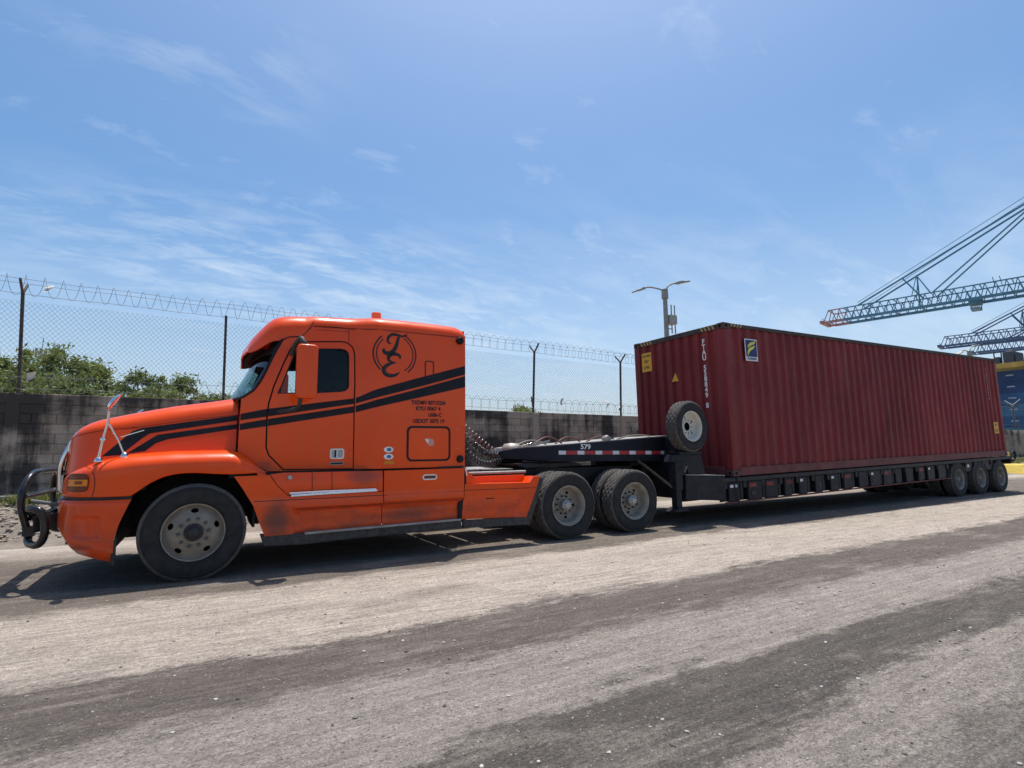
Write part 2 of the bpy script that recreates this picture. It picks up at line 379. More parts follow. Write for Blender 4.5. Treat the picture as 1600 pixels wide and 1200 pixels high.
def maroon():
    m, nt, b = nodes('maroon_container_paint'); nb = NB(nt); o = nb.pos()
    c = nb.mix(nb.rng(nb.noise(o, 0.9, 8, 0.65), 0.3, 0.7), (0.165, 0.020, 0.021), (0.225, 0.030, 0.029))
    st = nb.rng(nb.noise(nb.map(o, (6, 6, 0.35)), 1.6, 8, 0.7), 0.50, 0.75); c = nb.mix(nb.math('MULTIPLY', st, 0.55), c, (0.20, 0.085, 0.075))
    pt = nb.rng(nb.noise(nb.map(o, (0.5, 0.5, 0.25)), 1.0, 3), 0.35, 0.65, 0.80, 1.18); c = nb.mix(1.0, c, pt, 'MULTIPLY')
    rs = nb.rng(nb.noise(o, 2.3, 10, 0.78, 0.5), 0.61, 0.70); c = nb.mix(nb.math('MULTIPLY', rs, 0.7), c, (0.10, 0.045, 0.025))
    sx_ = nb.rng(nb.noise(nb.map(o, (0.45, 0.45, 11)), 1.5, 6, 0.7), 0.66, 0.72); c = nb.mix(nb.math('MULTIPLY', sx_, 0.30), c, (0.30, 0.17, 0.15))
    sp = nb.rng(nb.noise(nb.map(o, (1, 1, 2)), 26, 3, 0.6), 0.70, 0.76); c = nb.mix(nb.math('MULTIPLY', sp, 0.5), c, (0.26, 0.18, 0.16))
    b.inputs['Specular IOR Level'].default_value = 0.22; nb.set(b.inputs['Base Color'], c); nb.set(b.inputs['Roughness'], nb.rng(nb.noise(o, 5, 6), 0.3, 0.7, 0.48, 0.66))
    nb.set(b.inputs['Normal'], nb.bump(nb.noise(o, 1.6, 5), 0.30, 0.03)); return m
MAROON = maroon()
def concrete(name, c1, c2, stain=0.8, rnd=True):
    m, nt, b = nodes(name); nb = NB(nt); o = nb.pos()
    base = nb.mix(nb.rng(nb.noise(o, 2.0, 8, 0.65), 0.3, 0.7), c1, c2)
    if rnd:
        oi = nt.nodes.new('ShaderNodeObjectInfo'); base = nb.mix(nb.rng(oi.outputs['Random'], 0, 1, 0, 0.55), base, tuple(x*0.5 for x in c1))
    # black mould: runs down from the top and blotches over whole blocks
    run = nb.noise(nb.map(o, (2.2, 2.2, 0.22)), 1.0, 8, 0.6, 0.3); blot = nb.noise(nb.map(o, (0.55, 0.55, 1.1)), 1.0, 6, 0.6)
    s = nb.math('ADD', nb.math('MULTIPLY', run, 0.55), nb.math('MULTIPLY', blot, 0.55)); s = nb.math('ADD', s, nb.rng(nb.xyz(o)[0], 4.0, -1.0, 0, 0.026)); s = nb.rng(s, 0.515, 0.64, 0, 1, True)
    base = nb.mix(nb.math('MULTIPLY', s, stain), base, (0.030, 0.027, 0.025))
    gr = nb.rng(nb.noise(o, 45, 5, 0.75), 0.35, 0.7, 0.72, 1.15); base = nb.mix(1.0, base, gr, 'MULTIPLY')
    nb.set(b.inputs['Base Color'], base); b.inputs['Roughness'].default_value = 0.92
    nb.set(b.inputs['Normal'], nb.bump(nb.noise(o, 38, 8, 0.75), 0.5, 0.012)); return m
BLOCK = concrete('concrete_block', (0.38, 0.31, 0.235), (0.52, 0.43, 0.33), 0.93)
MORTAR = concrete('mortar', (0.30, 0.25, 0.19), (0.40, 0.335, 0.26), 0.93, False)
CAPM = concrete('concrete_beam', (0.36, 0.30, 0.23), (0.48, 0.40, 0.31), 0.93, False)
GALV = M('galvanised_wire', (0.16, 0.165, 0.17), 0.7, 0.1, 0.2, 3)
POSTM = M('rusty_fence_post', (0.075, 0.060, 0.052), 0.75, 0.1, 0.4, 6, bump=0.2, bscale=60)
# ---------------------------------------------------------------- ground
def ground_mat():
    m, nt, b = nodes('dusty_asphalt'); nb = NB(nt); o = nb.pos(); X = nb.xyz(o)
    def cn(v, amp): return nb.math('MULTIPLY', nb.math('SUBTRACT', v, 0.5), amp)
    w1 = cn(nb.noise(nb.map(o, (0.28, 0.8, 1)), 1.0, 4, 0.5, 0.2), 0.85)
    w2 = cn(nb.noise(nb.map(o, (1.0, 2.0, 1)), 2.2, 12, 0.80), 1.05)
    w3 = cn(nb.noise(nb.map(o, (0.15, 4, 1)), 2.0, 6, 0.6), 0.30)
    y = nb.math('ADD', nb.math('ADD', X[1], w1), nb.math('ADD', w2, w3))
    t = nb.rng(y, -8, 8)
    LT = (0.312, 0.274, 0.238); DK1 = (0.104, 0.090, 0.080); GR = (0.225, 0.201, 0.180); DK2 = (0.088, 0.079, 0.071); GV = (0.160, 0.146, 0.132); MD = (0.118, 0.101, 0.087)
    P = lambda v: (v+8)/16
    c = nb.ramp(t, [(0, GV), (P(-5.40), GV), (P(-5.20), GR), (P(-4.94), GR), (P(-4.84), DK2), (P(-4.30), DK2), (P(-4.18), GR), (P(-3.50), GR),
                    (P(-3.28), DK1), (P(-2.56), DK1), (P(-2.42), LT), (P(-0.70), LT), (P(-0.48), MD), (P(2.2), MD), (P(3.1), LT), (P(4.6), LT), (1, (0.25, 0.22, 0.18))])
    # dust lying over the dark strips, dark stains over the pale ones
    pd = nb.rng(nb.noise(nb.map(o, (0.5, 1.7, 1)), 1.5, 12, 0.74, 0.3), 0.52, 0.62); c = nb.mix(nb.math('MULTIPLY', pd, 0.50), c, (0.235, 0.208, 0.182))
    ps = nb.rng(nb.noise(nb.map(o, (0.4, 1.7, 1), (9, 4, 0)), 1.3, 12, 0.74, 0.3), 0.54, 0.65); c = nb.mix(nb.math('MULTIPLY', ps, 0.45), c, (0.125, 0.108, 0.094))
    s3 = nb.rng(nb.noise(nb.map(o, (1.0, 14, 1)), 1.6, 7, 0.68), 0.32, 0.68, 0.80, 1.20); c = nb.mix(1.0, c, s3, 'MULTIPLY')
    # faint drag streaks along the lane
    s1 = nb.rng(nb.noise(nb.map(o, (0.10, 7, 1)), 2.2, 6, 0.6), 0.32, 0.68, 0.88, 1.10); c = nb.mix(1.0, c, s1, 'MULTIPLY')
    # mottling and grit at several sizes
    for sc_, dt, lo, hi in ((4.0, 9, 0.86, 1.14), (17.0, 6, 0.82, 1.18), (48.0, 5, 0.62, 1.38)):
        c = nb.mix(1.0, c, nb.rng(nb.noise(nb.map(o, (0.75, 1.2, 1)), sc_, dt, 0.72), 0.30, 0.70, lo, hi), 'MULTIPLY')
    fade = nb.rng(X[1], -6.6, 1.0, 1.0, 0.35)
    g1 = nb.rng(nb.noise(o, 110, 3, 0.7), 0.32, 0.68, 0.50, 1.50); c = nb.mix(fade, c, nb.mix(1.0, c, g1, 'MULTIPLY'))
    v = nb.vor(o, 46); vr = nb.xyz(nb.vor(o, 46, 'F1', 1))[0]
    chip = nb.math('MULTIPLY', nb.rng(v, 0.30, 0.20), nb.math('GREATER_THAN', vr, 0.90)); c = nb.mix(nb.math('MULTIPLY', chip, 0.55), c, (0.42, 0.385, 0.345))
    dk = nb.math('MULTIPLY', nb.rng(v, 0.36, 0.24), nb.math('LESS_THAN', vr, 0.14)); c = nb.mix(nb.math('MULTIPLY', dk, 0.6), c, (0.05, 0.045, 0.041))
    c = nb.mix(1.0, c, (1.30, 1.29, 1.27), 'MULTIPLY')
    # thin wandering cracks in the old asphalt
    ck = nb.noise(nb.map(o, (0.35, 1.3, 1)), 1.1, 8, 0.62, 0.6); ck = nb.math('ABSOLUTE', nb.math('SUBTRACT', ck, 0.5)); ckm = nb.math('MULTIPLY', nb.rng(ck, 0.0035, 0.001), nb.rng(nb.noise(o, 0.7, 3), 0.48, 0.60))
    c = nb.mix(nb.math('MULTIPLY', ckm, 0.6), c, (0.045, 0.04, 0.036))
    nb.set(b.inputs['Base Color'], c); b.inputs['Roughness'].default_value = 0.95; b.inputs['Specular IOR Level'].default_value = 0.15
    rough_zone = nb.rng(y, -4.95, -5.5, 0.75, 1.3)
    h = nb.math('ADD', nb.math('MULTIPLY', nb.noise(o, 48, 8, 0.78), rough_zone), nb.math('MULTIPLY', nb.rng(v, 0, 0.5, 1, 0), 0.45))
    n1 = nb.bump(nb.noise(nb.map(o, (0.8, 2.2, 1)), 3.0, 10, 0.72), 0.75, 0.06); nb.set(b.inputs['Normal'], nb.bump(h, 0.95, 0.018, n1)); return m
GROUND = ground_mat()
rows = []
ys = [-400, -60, -20, -9] + list(np.arange(-7, 4.01, 0.25)) + [6, 9, 20, 60, 200, 600, 2500]
xs = [-900, -200, -60, -20, -8] + list(np.arange(-6, 26.1, 0.5)) + [30, 40, 60, 100, 200, 500, 1500, 3500]
def gz(x, y):
    if not (-7 < y < 3.9 and -6 < x < 26): return 0.0
    return 0.010*math.sin(y*2.3+0.4*math.sin(x*0.6))*math.sin(x*0.31+y)*(1 if y < -0.4 else 0.2)
g = MB().grid([[(x, y, gz(x, y)) for x in xs] for y in ys])
tag(g.build('ground', GROUND, smooth=60), kind='structure')

# verge: raised bank of bare soil between the road and the wall
SOIL = None
def soil_mat():
    m, nt, b = nodes('bare_soil'); nb = NB(nt); o = nb.pos()
    c = nb.mix(nb.rng(nb.noise(o, 1.4, 9, 0.7), 0.3, 0.7), (0.155, 0.128, 0.10), (0.31, 0.27, 0.225))
    c = nb.mix(nb.math('MULTIPLY', nb.rng(nb.noise(o, 9, 8, 0.7), 0.5, 0.75), 0.5), c, (0.13, 0.10, 0.08))
    nb.set(b.inputs['Base Color'], c); b.inputs['Roughness'].default_value = 0.95
    nb.set(b.inputs['Normal'], nb.bump(nb.noise(o, 14, 9, 0.75), 0.9, 0.05)); return m
SOIL = soil_mat()
from mathutils import noise as mnoise
vprof = lerp([3.4, 3.75, 4.1, 4.5, 4.75, 5.3, 6.0, 6.8, 7.6], [-0.06, 0.015, 0.05, 0.07, 0.17, 0.29, 0.38, 0.45, 0.50])
def vz(x, y):
    n = mnoise.fractal(Vector((x*0.9, y*1.4, 0.3)), 1.0, 2.1, 5); n2 = mnoise.fractal(Vector((x*4, y*4, 2)), 0.9, 2.1, 4)
    k = 1.0 if x < 14 else 0.5
    return vprof(y)+k*(0.085*n+0.065*n2)*sm((y-3.6)/0.8)*(1-sm((y-6.5)/0.6))
vx = list(np.arange(-9, 14.01, 0.09))+list(np.arange(14.5, 62, 0.8)); vy = list(np.arange(3.4, 7.0, 0.09))+[7.2, 7.6]
g = MB().grid([[(x, y+0.12*mnoise.noise(Vector((x*0.5, 0, 7)))*(1-sm((y-3.4)/1.2)), vz(x, y)) for x in vx] for y in vy])
tag(g.build('verge', SOIL, smooth=80), kind='structure')
KERB = concrete('kerb_concrete', (0.30, 0.275, 0.24), (0.38, 0.35, 0.31), 0.35, False)
kb = thing('kerb', 'pale concrete kerb along the foot of the block wall', 'kerb', (0, 6.95, 0.4))
x = -9.0; i = 0
while x < 14:
    L = 0.98; dz = random.uniform(-0.015, 0.015)
    MB().box(x, x+L, 6.92+random.uniform(-.01, .01), 7.30, 0.2, 0.575+dz).build('kerb_stone', KERB, kb, bevel=0.02, smooth=30); x += 1.0
MB().box(14, 60, 6.92, 7.3, 0.2, 0.575).build('kerb_stone', KERB, kb, bevel=0.02, smooth=30)

# loose stones and rubble
STONE = leaf_less = None
def stone_mat():
    m, nt, b = nodes('loose_stone'); nb = NB(nt); g = nt.nodes.new('ShaderNodeNewGeometry')
    nb.set(b.inputs['Base Color'], nb.ramp(g.outputs['Random Per Island'], [(0, (.06, .055, .05)), (.3, (.16, .145, .13)), (.65, (.30, .275, .245)), (1, (.58, .55, .50))])); b.inputs['Roughness'].default_value = .9; return m
STONE = stone_mat()
def stone_template(seed):
    r = random.Random(seed); bm = bmesh.new(); bmesh.ops.create_icosphere(bm, subdivisions=1, radius=1)
    for v in bm.verts: v.co *= r.uniform(0.65, 1.15)
    V = np.array([v.co[:] for v in bm.verts]); F = [[v.index for v in f.verts] for f in bm.faces]; bm.free(); return V, F
TPL = [stone_template(s) for s in range(5)]
def scatter(name, mat, items, parent=None):
    mb = MB()
    for (x, y, z, sz, k) in items:
        V, F = TPL[k % 5]; a = random.uniform(0, 6.28); ca, sa = math.cos(a), math.sin(a); sx, sy, sz_ = sz*random.uniform(.8, 1.4), sz*random.uniform(.7, 1.1), sz*random.uniform(.4, .75)
        mb.add([(x+ca*v[0]*sx-sa*v[1]*sy, y+sa*v[0]*sx+ca*v[1]*sy, z+v[2]*sz_) for v in V], F)
    me = bpy.data.meshes.new(name); me.from_pydata(mb.v, [], mb.f); me.materials.append(mat); o = link(bpy.data.objects.new(name, me)); par(o, parent); return o
it = []
for _ in range(5200):
    y = -6.3+6.2*random.random()**1.25; x = random.uniform(-2.5, 9) if y < -3 else random.uniform(-3, 22)
    s = 0.0024+0.0125*random.random()**4.6; it.append((x, y, gz(x, y)+s*0.2, s, random.randrange(5)))
for _ in range(1800):  # coarse strip nearest the camera
    y = random.uniform(-6.4, -5.1); x = random.uniform(1.2, 6); s = 0.0022+0.005*random.random()**3; it.append((x, y, gz(x, y)+s*0.2, s, random.randrange(5)))
tag(scatter('road_grit', STONE, it), 'loose pale stone chips scattered over the dusty road', 'gravel', kind='stuff')
it = []
for _ in range(8000):
    x = random.uniform(-5.5, 13) if random.random() < .6 else random.uniform(-5, 1.5); y = random.uniform(4.2, 6.7); s = 0.008+0.055*random.random()**3.6; it.append((x, y, vz(x, y)+s*0.25, s, random.randrange(5)))
tag(scatter('soil_rubble', M('soil_clod', (0.26, 0.225, 0.185), 0.95, 0, 0.35, 3), it), 'broken clods and stones on the bank below the wall', 'rubble', kind='stuff')
# weeds on the bank
LEAFG = None
def leaf_mat(name, c1, c2, c3):
    m, nt, b = nodes(name); nb = NB(nt); g = nt.nodes.new('ShaderNodeNewGeometry')
    c = nb.ramp(g.outputs['Random Per Island'], [(0, c1), (0.5, c2), (1, c3)])
    n = nb.rng(nb.noise(g.outputs['Position'], 0.6, 4), 0.3, 0.7, 0.8, 1.2); c = nb.mix(1.0, c, n, 'MULTIPLY')
    nb.set(b.inputs['Base Color'], c); b.inputs['Roughness'].default_value = 0.55; b.inputs['Specular IOR Level'].default_value = 0.35
    out = [x for x in nt.nodes if x.type == 'OUTPUT_MATERIAL'][0]; tr = nt.nodes.new('ShaderNodeBsdfTranslucent'); nt.links.new(c, tr.inputs[0])
    mx = nt.nodes.new('ShaderNodeMixShader'); mx.inputs[0].default_value = 0.40
    nt.links.new(b.outputs[0], mx.inputs[1]); nt.links.new(tr.outputs[0], mx.inputs[2]); nt.links.new(mx.outputs[0], out.inputs[0]); return m
WEED = leaf_mat('weed_green', (0.10, 0.13, 0.03), (0.16, 0.19, 0.05), (0.24, 0.23, 0.08))
mb = MB()
def tuft(x, y, z, n, h):
    for _ in range(n):
        a = random.uniform(0, 6.28); l = h*random.uniform(.5, 1.1); w = 0.006+0.008*random.random(); ca, sa = math.cos(a), math.sin(a); px, py = x+random.uniform(-.09, .09), y+random.uniform(-.06, .06); b = random.uniform(.2, .7)*l
        v = [(px-sa*w, py+ca*w, z), (px+sa*w, py-ca*w, z), (px+ca*b*.5+sa*w*.7, py+sa*b*.5-ca*w*.7, z+l*.7), (px+ca*b*.5-sa*w*.7, py+sa*b*.5+ca*w*.7, z+l*.7), (px+ca*b, py+sa*b, z+l)]
        mb.add(v, [(0, 1, 2, 3), (3, 2, 4)])
for _ in range(330):
    x = random.uniform(-5.5, 13); y = random.choice((random.uniform(6.3, 6.9), random.uniform(5.4, 6.9))); tuft(x, y, vz(x, y)-.01, random.randint(5, 14), random.uniform(.06, .2))
for _ in range(60): x = random.uniform(-2.9, -1.9); y = random.uniform(6.3, 6.9); tuft(x, y, vz(x, y)-.01, 14, random.uniform(.1, .3))
for _ in range(900): x = random.uniform(33, 60); y = random.uniform(4.6, 7.2); tuft(x, y, vz(x, y)-.01, 9, random.uniform(.15, .3))
o = mb.build('verge_weeds', WEED, recalc=False); tag(o, 'sparse yellowish weeds growing along the foot of the wall', 'weeds', kind='stuff')

# ---------------------------------------------------------------- block wall
WY = 7.5
wtop = lambda x: 2.53-0.005*x
wall = thing('block_wall', 'long grey concrete block wall streaked with black mould behind the truck', 'wall', (0, WY, 0.5))
MB().hexa([(x, y, wtop(x)-h) for h in (2.4, 0.004) for y in (WY+0.016, WY+0.14) for x in (-9, 62)]).build('mortar_core', MORTAR, wall)
POSTX = [-6.9, -3.29, 0.36, 3.9, 8.95, 12.5, 16.2, 19.9, 23.6, 27.3, 31, 34.7, 38.4, 42.1, 45.8, 49.5, 53.2, 56.9]
bm0 = MB().box(-0.193, 0.193, -0.02, 0.10, -0.094, 0.094).build('tmp', BLOCK, None, bevel=0.006, seg=1, smooth=30)
bmesh_block = bm0.data; bpy.data.objects.remove(bm0); bmesh_block.name = 'block'
rest = MB(); nblk = 0
for k in range(1, 11):
    x = -9.0+(0.2 if k % 2 else 0.0)
    while x < 61:
        xc = x+0.2; zc = wtop(xc)-0.2*k-0.1; vis = (-3.9 < xc < 0.9) or (6.55 < xc < 13.1 and k < 9)
        x += 0.4
        if min(abs(xc-p) for p in POSTX) < 0.22 and xc > 5: pass
        if vis and nblk < 300:
            o = bpy.data.objects.new('block', bmesh_block); link(o); o.location = (xc, WY+0.02+random.uniform(-.005, .004), zc); o.rotation_euler = (random.uniform(-.006, .006), random.uniform(-.006, .006)-0.005*-1, random.uniform(-.008, .008)); par(o, wall); nblk += 1
        else: rest.box(xc-.193, xc+.193, WY, WY+.12, zc-.094, zc+.094)
o = rest.build('distant_blocks', BLOCK, wall); o['kind'] = 'stuff'
x = -9.0
while x < 61:
    L = 2.9; MB().hexa([(q, y, wtop(q)+h) for h in (-0.198, 0.012) for y in (WY-0.012+random.uniform(-.003, .003), WY+0.15) for q in (x, x+L-0.012)]).build('coping_beam', CAPM, wall, bevel=0.012, seg=1, smooth=30); x += L
for px in POSTX:
    MB().box(px-.11, px+.11, WY-(0.035 if px > 5 else 0.018), WY+0.17, 0.3, wtop(px)-0.01).build('pilaster', CAPM, wall, bevel=0.01, seg=1)

# ---------------------------------------------------------------- chain-link fence with razor wire
fence = thing('security_fence', 'tall chain-link fence with razor wire coils standing on top of the block wall', 'fence', (0, WY+.06, 2.4))
FY = WY+0.07
ftop = lambda x: 4.76-0.0165*x   # post tops
FX0, FX1 = -8.5, 58
for i, px in enumerate(POSTX):
    lean = {1: -0.10, 2: -0.04, 4: 0.08, 5: 0.06}.get(i, 0.02); zb, zt = wtop(px)-0.05, ftop(px)-0.18
    p = MB().beam((px-lean*.5, FY, zb), (px+lean*.5, FY, zt), 0.055, 0.055).build('post', POSTM, fence, bevel=0.006, seg=1)
    for sgn, nm in ((-1, 'arm'), (1, 'arm')):
        if i == 2: continue
        MB().beam((px+lean*.5, FY, zt-.03), (px+lean*.5, FY+sgn*0.27, zt+0.22), 0.04, 0.04).build(nm, POSTM, p, bevel=0.004, seg=1)
    if i > 2: MB().beam((px-lean*.4, FY, zb+.15), (px-lean*.4-0.20, FY-.22, zb+.52), 0.035).build('arm', POSTM, p)
mesh_top = lambda x: ftop(x)-0.36
mb = MB(); pitch_, rw = 0.092, 0.0019
def wire(x0, z0, x1, z1, y):
    d = Vector((x1-x0, 0, z1-z0)).normalized(); nr = Vector((-d.z, 0, d.x))*rw; t = Vector((0, rw, 0)); a = Vector((x0, y, z0)); b = Vector((x1, y, z1))
    mb.add([a-nr, a+t, a+nr, b-nr, b+t, b+nr], [(0, 1, 4, 3), (1, 2, 5, 4), (2, 0, 3, 5)])
x = FX0
while x < 34:
    zb, zt = wtop(x)+0.02, mesh_top(x); h = zt-zb; run = h*0.86
    wire(x, zb, x+run, mesh_top(x+run), FY-.002); wire(x, zt, x+run, wtop(x+run)+0.02, FY+.002); x += pitch_
o = mb.build('wire_mesh', GALV, fence, recalc=False); o['kind'] = 'stuff'
def coil(z_of_x, R, pt, x0, x1, y, r=0.0042, jit=0.02):
    path = []; n = int((x1-x0)/pt*18); ph = 0
    for i in range(n+1):
        x = x0+(x1-x0)*i/n; a = 2*PI*(x-x0)/pt; rr = R*(1+0.08*math.sin(x*1.3)+jit*math.sin(x*5.1))
        path.append((x+0.03*math.sin(x*2.1), y+rr*math.cos(a)*0.8, z_of_x(x)+rr*math.sin(a)+0.015*math.sin(x*0.9)))
    return MB().tube(path, r, 4)
coil(lambda x: ftop(x)-0.03, 0.20, 0.285, FX0, 40, FY).build('razor_coil', GALV, fence)
coil(lambda x: wtop(x)+0.24, 0.19, 0.30, FX0, 40, FY-0.10).build('razor_coil', GALV, fence)
for dz, dy in ((-.22, 0), (-.02, -.08), (0.12, .10)):
    MB().tube([(q, FY+dy, ftop(q)+dz+0.012*math.sin(q*3)) for q in np.arange(FX0, 50, .6)], 0.0042, 4).build('line_wire', GALV, fence)
for dz in (.10, .34): MB().tube([(q, FY-.12, wtop(q)+dz+.012*math.sin(q*2.3)) for q in np.arange(FX0, 50, .6)], 0.004, 4).build('line_wire', GALV, fence)
# rags and plastic caught in the wire
RAG = M('pale_plastic_scrap', (0.62, 0.62, 0.60), 0.5)
for (x, y, z, s, lb) in ((-3.16, FY-.1, 2.86, .10, 'pale scrap of plastic low on the left leaning fence post'), (-3.0, FY-.02, 4.74, .08, 'small pale scrap caught at the top of the left leaning fence post'), (9.9, FY-.1, 2.82, .13, 'pale scrap in the lower wire coil between the two posts right of the cab'), (11.7, FY-.1, 2.80, .17, 'largest pale scrap in the lower wire coil just left of the post by the container'), (12.3, FY-.1, 2.7, .1, 'small scrap at the foot of the fence post nearest the container')):
    v = [(x+random.uniform(-.4, .4)*s, y+random.uniform(-.1, .1), z+q*s) for q in (-1, -.4, .3, 1)]; w = [(a+.05+.03*i, b+.03, c+.04) for i, (a, b, c) in enumerate(v)]
    tag(MB().grid([v, w]).build('plastic_scrap', RAG, None, thick=.003), lb, 'scrap', 'scraps caught in the fence')
# ---------------------------------------------------------------- trees beyond the wall
BARK = M('bark', (0.10, 0.080, 0.062), 0.9, 0, 0.35, 8, bump=0.4, bscale=30)
LG1 = leaf_mat('foliage_bright', (0.12, 0.160, 0.030), (0.185, 0.225, 0.048), (0.27, 0.295, 0.085))
LG2 = leaf_mat('foliage_deep', (0.10, 0.138, 0.032), (0.150, 0.195, 0.048), (0.225, 0.260, 0.080))
def tree(name, label, x, y, ztop, rx, rz, nclump, leaves, mat, leaf=0.10, group=None, base=0.0, seed=1, flat=0.8):
    r = random.Random(seed); t = thing(name, label, 'tree', (x, y, base), group)
    cz = ztop-rz; trunk_top = Vector((x+r.uniform(-.2, .2), y, cz-rz*0.35))
    MB().tube([(x, y, base), (x+.06, y, base+(trunk_top.z-base)*.5), trunk_top], [0.17, 0.13, 0.10], 8).build('trunk', BARK, t, smooth=50)
    cl = []
    for i in range(nclump):
        while True:
            p = Vector((r.uniform(-1, 1), r.uniform(-1, 1), r.uniform(-1, 1)))
            if 0.25 < p.length < 1: break
        p = p.normalized()*(p.length**0.45)
        c = Vector((x+p.x*rx*0.86, y+p.y*rx*0.8, cz+p.z*rz*0.86)); cl.append((c, r.uniform(.55, 1.2)))
    lm = MB()
    for c, s in cl[:16]:
        mid = (trunk_top+c)/2+Vector((r.uniform(-.3, .3), r.uniform(-.3, .3), r.uniform(0, .3)))
        lm.tube([trunk_top-Vector((0, 0, .3)), mid, c], [0.06, 0.035, 0.012], 5)
    lm.build('limbs', BARK, t, smooth=60)
    vs_ = []; fs = []
    for c, s in cl:
        n = int(leaves*s); R = max(0.225*s*rx, 0.40*s)
        P = rng.normal(size=(n, 3)); P /= np.linalg.norm(P, axis=1)[:, None]; P *= np.abs(rng.normal(0.35, 0.42, size=(n, 1)))*R; P[:, 2] *= flat
        D = rng.normal(size=(n, 3)); D[:, 2] -= 0.35; D /= np.linalg.norm(D, axis=1)[:, None]
        Q = np.cross(D, rng.normal(size=(n, 3))); Q /= np.linalg.norm(Q, axis=1)[:, None]
        sz = leaf*(0.6+0.8*rng.random((n, 1))); C = P+np.array(c)
        a = C-D*sz; b = C+Q*sz*0.38; d = C+D*sz; e = C-Q*sz*0.38
        base_i = len(vs_); vs_ += np.stack([a, b, d, e], 1).reshape(-1, 3).tolist(); fs += [(base_i+4*i, base_i+4*i+1, base_i+4*i+2, base_i+4*i+3) for i in range(n)]
    me = bpy.data.meshes.new('crown'); me.from_pydata(vs_, [], fs); me.materials.append(mat); o = link(bpy.data.objects.new('crown', me)); par(o, t); return t
G = 'trees growing beyond the wall'
tree('broadleaf_tree', 'large rounded green tree behind the fence beside its left post', -5.55, 20.5, 6.0, 2.6, 2.6, 120, 330, LG1, .085, G, seed=3)
tree('broadleaf_tree', 'green tree cut off by the left edge behind the fence', -8.35, 20.5, 5.6, 1.75, 2.4, 70, 300, LG2, .085, G, seed=5)
tree('broadleaf_tree', 'smaller loose tree right of the big rounded tree above the hood', -2.1, 19.5, 4.85, 1.15, 1.35, 40, 230, LG2, .08, G, seed=9)
tree('broadleaf_tree', 'small twin-topped tree above the hood next to the loose tree', -0.75, 20.5, 4.75, 0.95, 1.3, 32, 230, LG2, .08, G, seed=12)
tree('broadleaf_tree', 'low wide bush between the two small trees just above the wall', -1.3, 17.5, 3.75, 1.9, 0.9, 44, 220, LG1, .075, G, seed=15)
tree('broadleaf_tree', 'low bush top by the second fence post left of the windshield', 1.1, 20.0, 4.0, 1.7, 0.9, 40, 220, LG2, .08, G, seed=18)
tree('broadleaf_tree', 'rounded bush top showing over the wall behind the air hoses', 16.0, 20.0, 3.95, 1.15, 1.0, 40, 230, LG1, .08, G, seed=21)
tree('broadleaf_tree', 'dense low green mass at the foot of the big rounded tree', -5.2, 17.0, 4.1, 2.6, 1.0, 60, 240, LG2, .08, G, seed=24)

# far mast over the trees
mt = thing('radio_mast', 'thin grey lattice mast top rising over the left trees', 'mast', (-14, 60, 0)); MASTM = M('mast_steel', (0.22, 0.22, 0.24), 0.6)
mb = MB()
for dx, dy in ((-.22, -.22), (.22, -.22), (.22, .22), (-.22, .22)): mb.beam((-14+dx, 60+dy, 0), (-14+dx, 60+dy, 11.3), .06)
for k in range(10): mb.beam((-14.22, 59.78, 1+k), (-13.78, 59.78, 2+k), .04); mb.beam((-13.78, 59.78, 1+k), (-14.22, 59.78, 2+k), .04)
mb.build('lattice', MASTM, mt); MB().beam((-14, 60, 11), (-14, 60, 12.6), .05).build('antenna', MASTM, mt)
for k in (-.36, 0, .36): MB().box(-14+k-.09, -14+k+.09, 59.6, 59.7, 10.6, 11.5).build('panel_antenna', MASTM, mt)

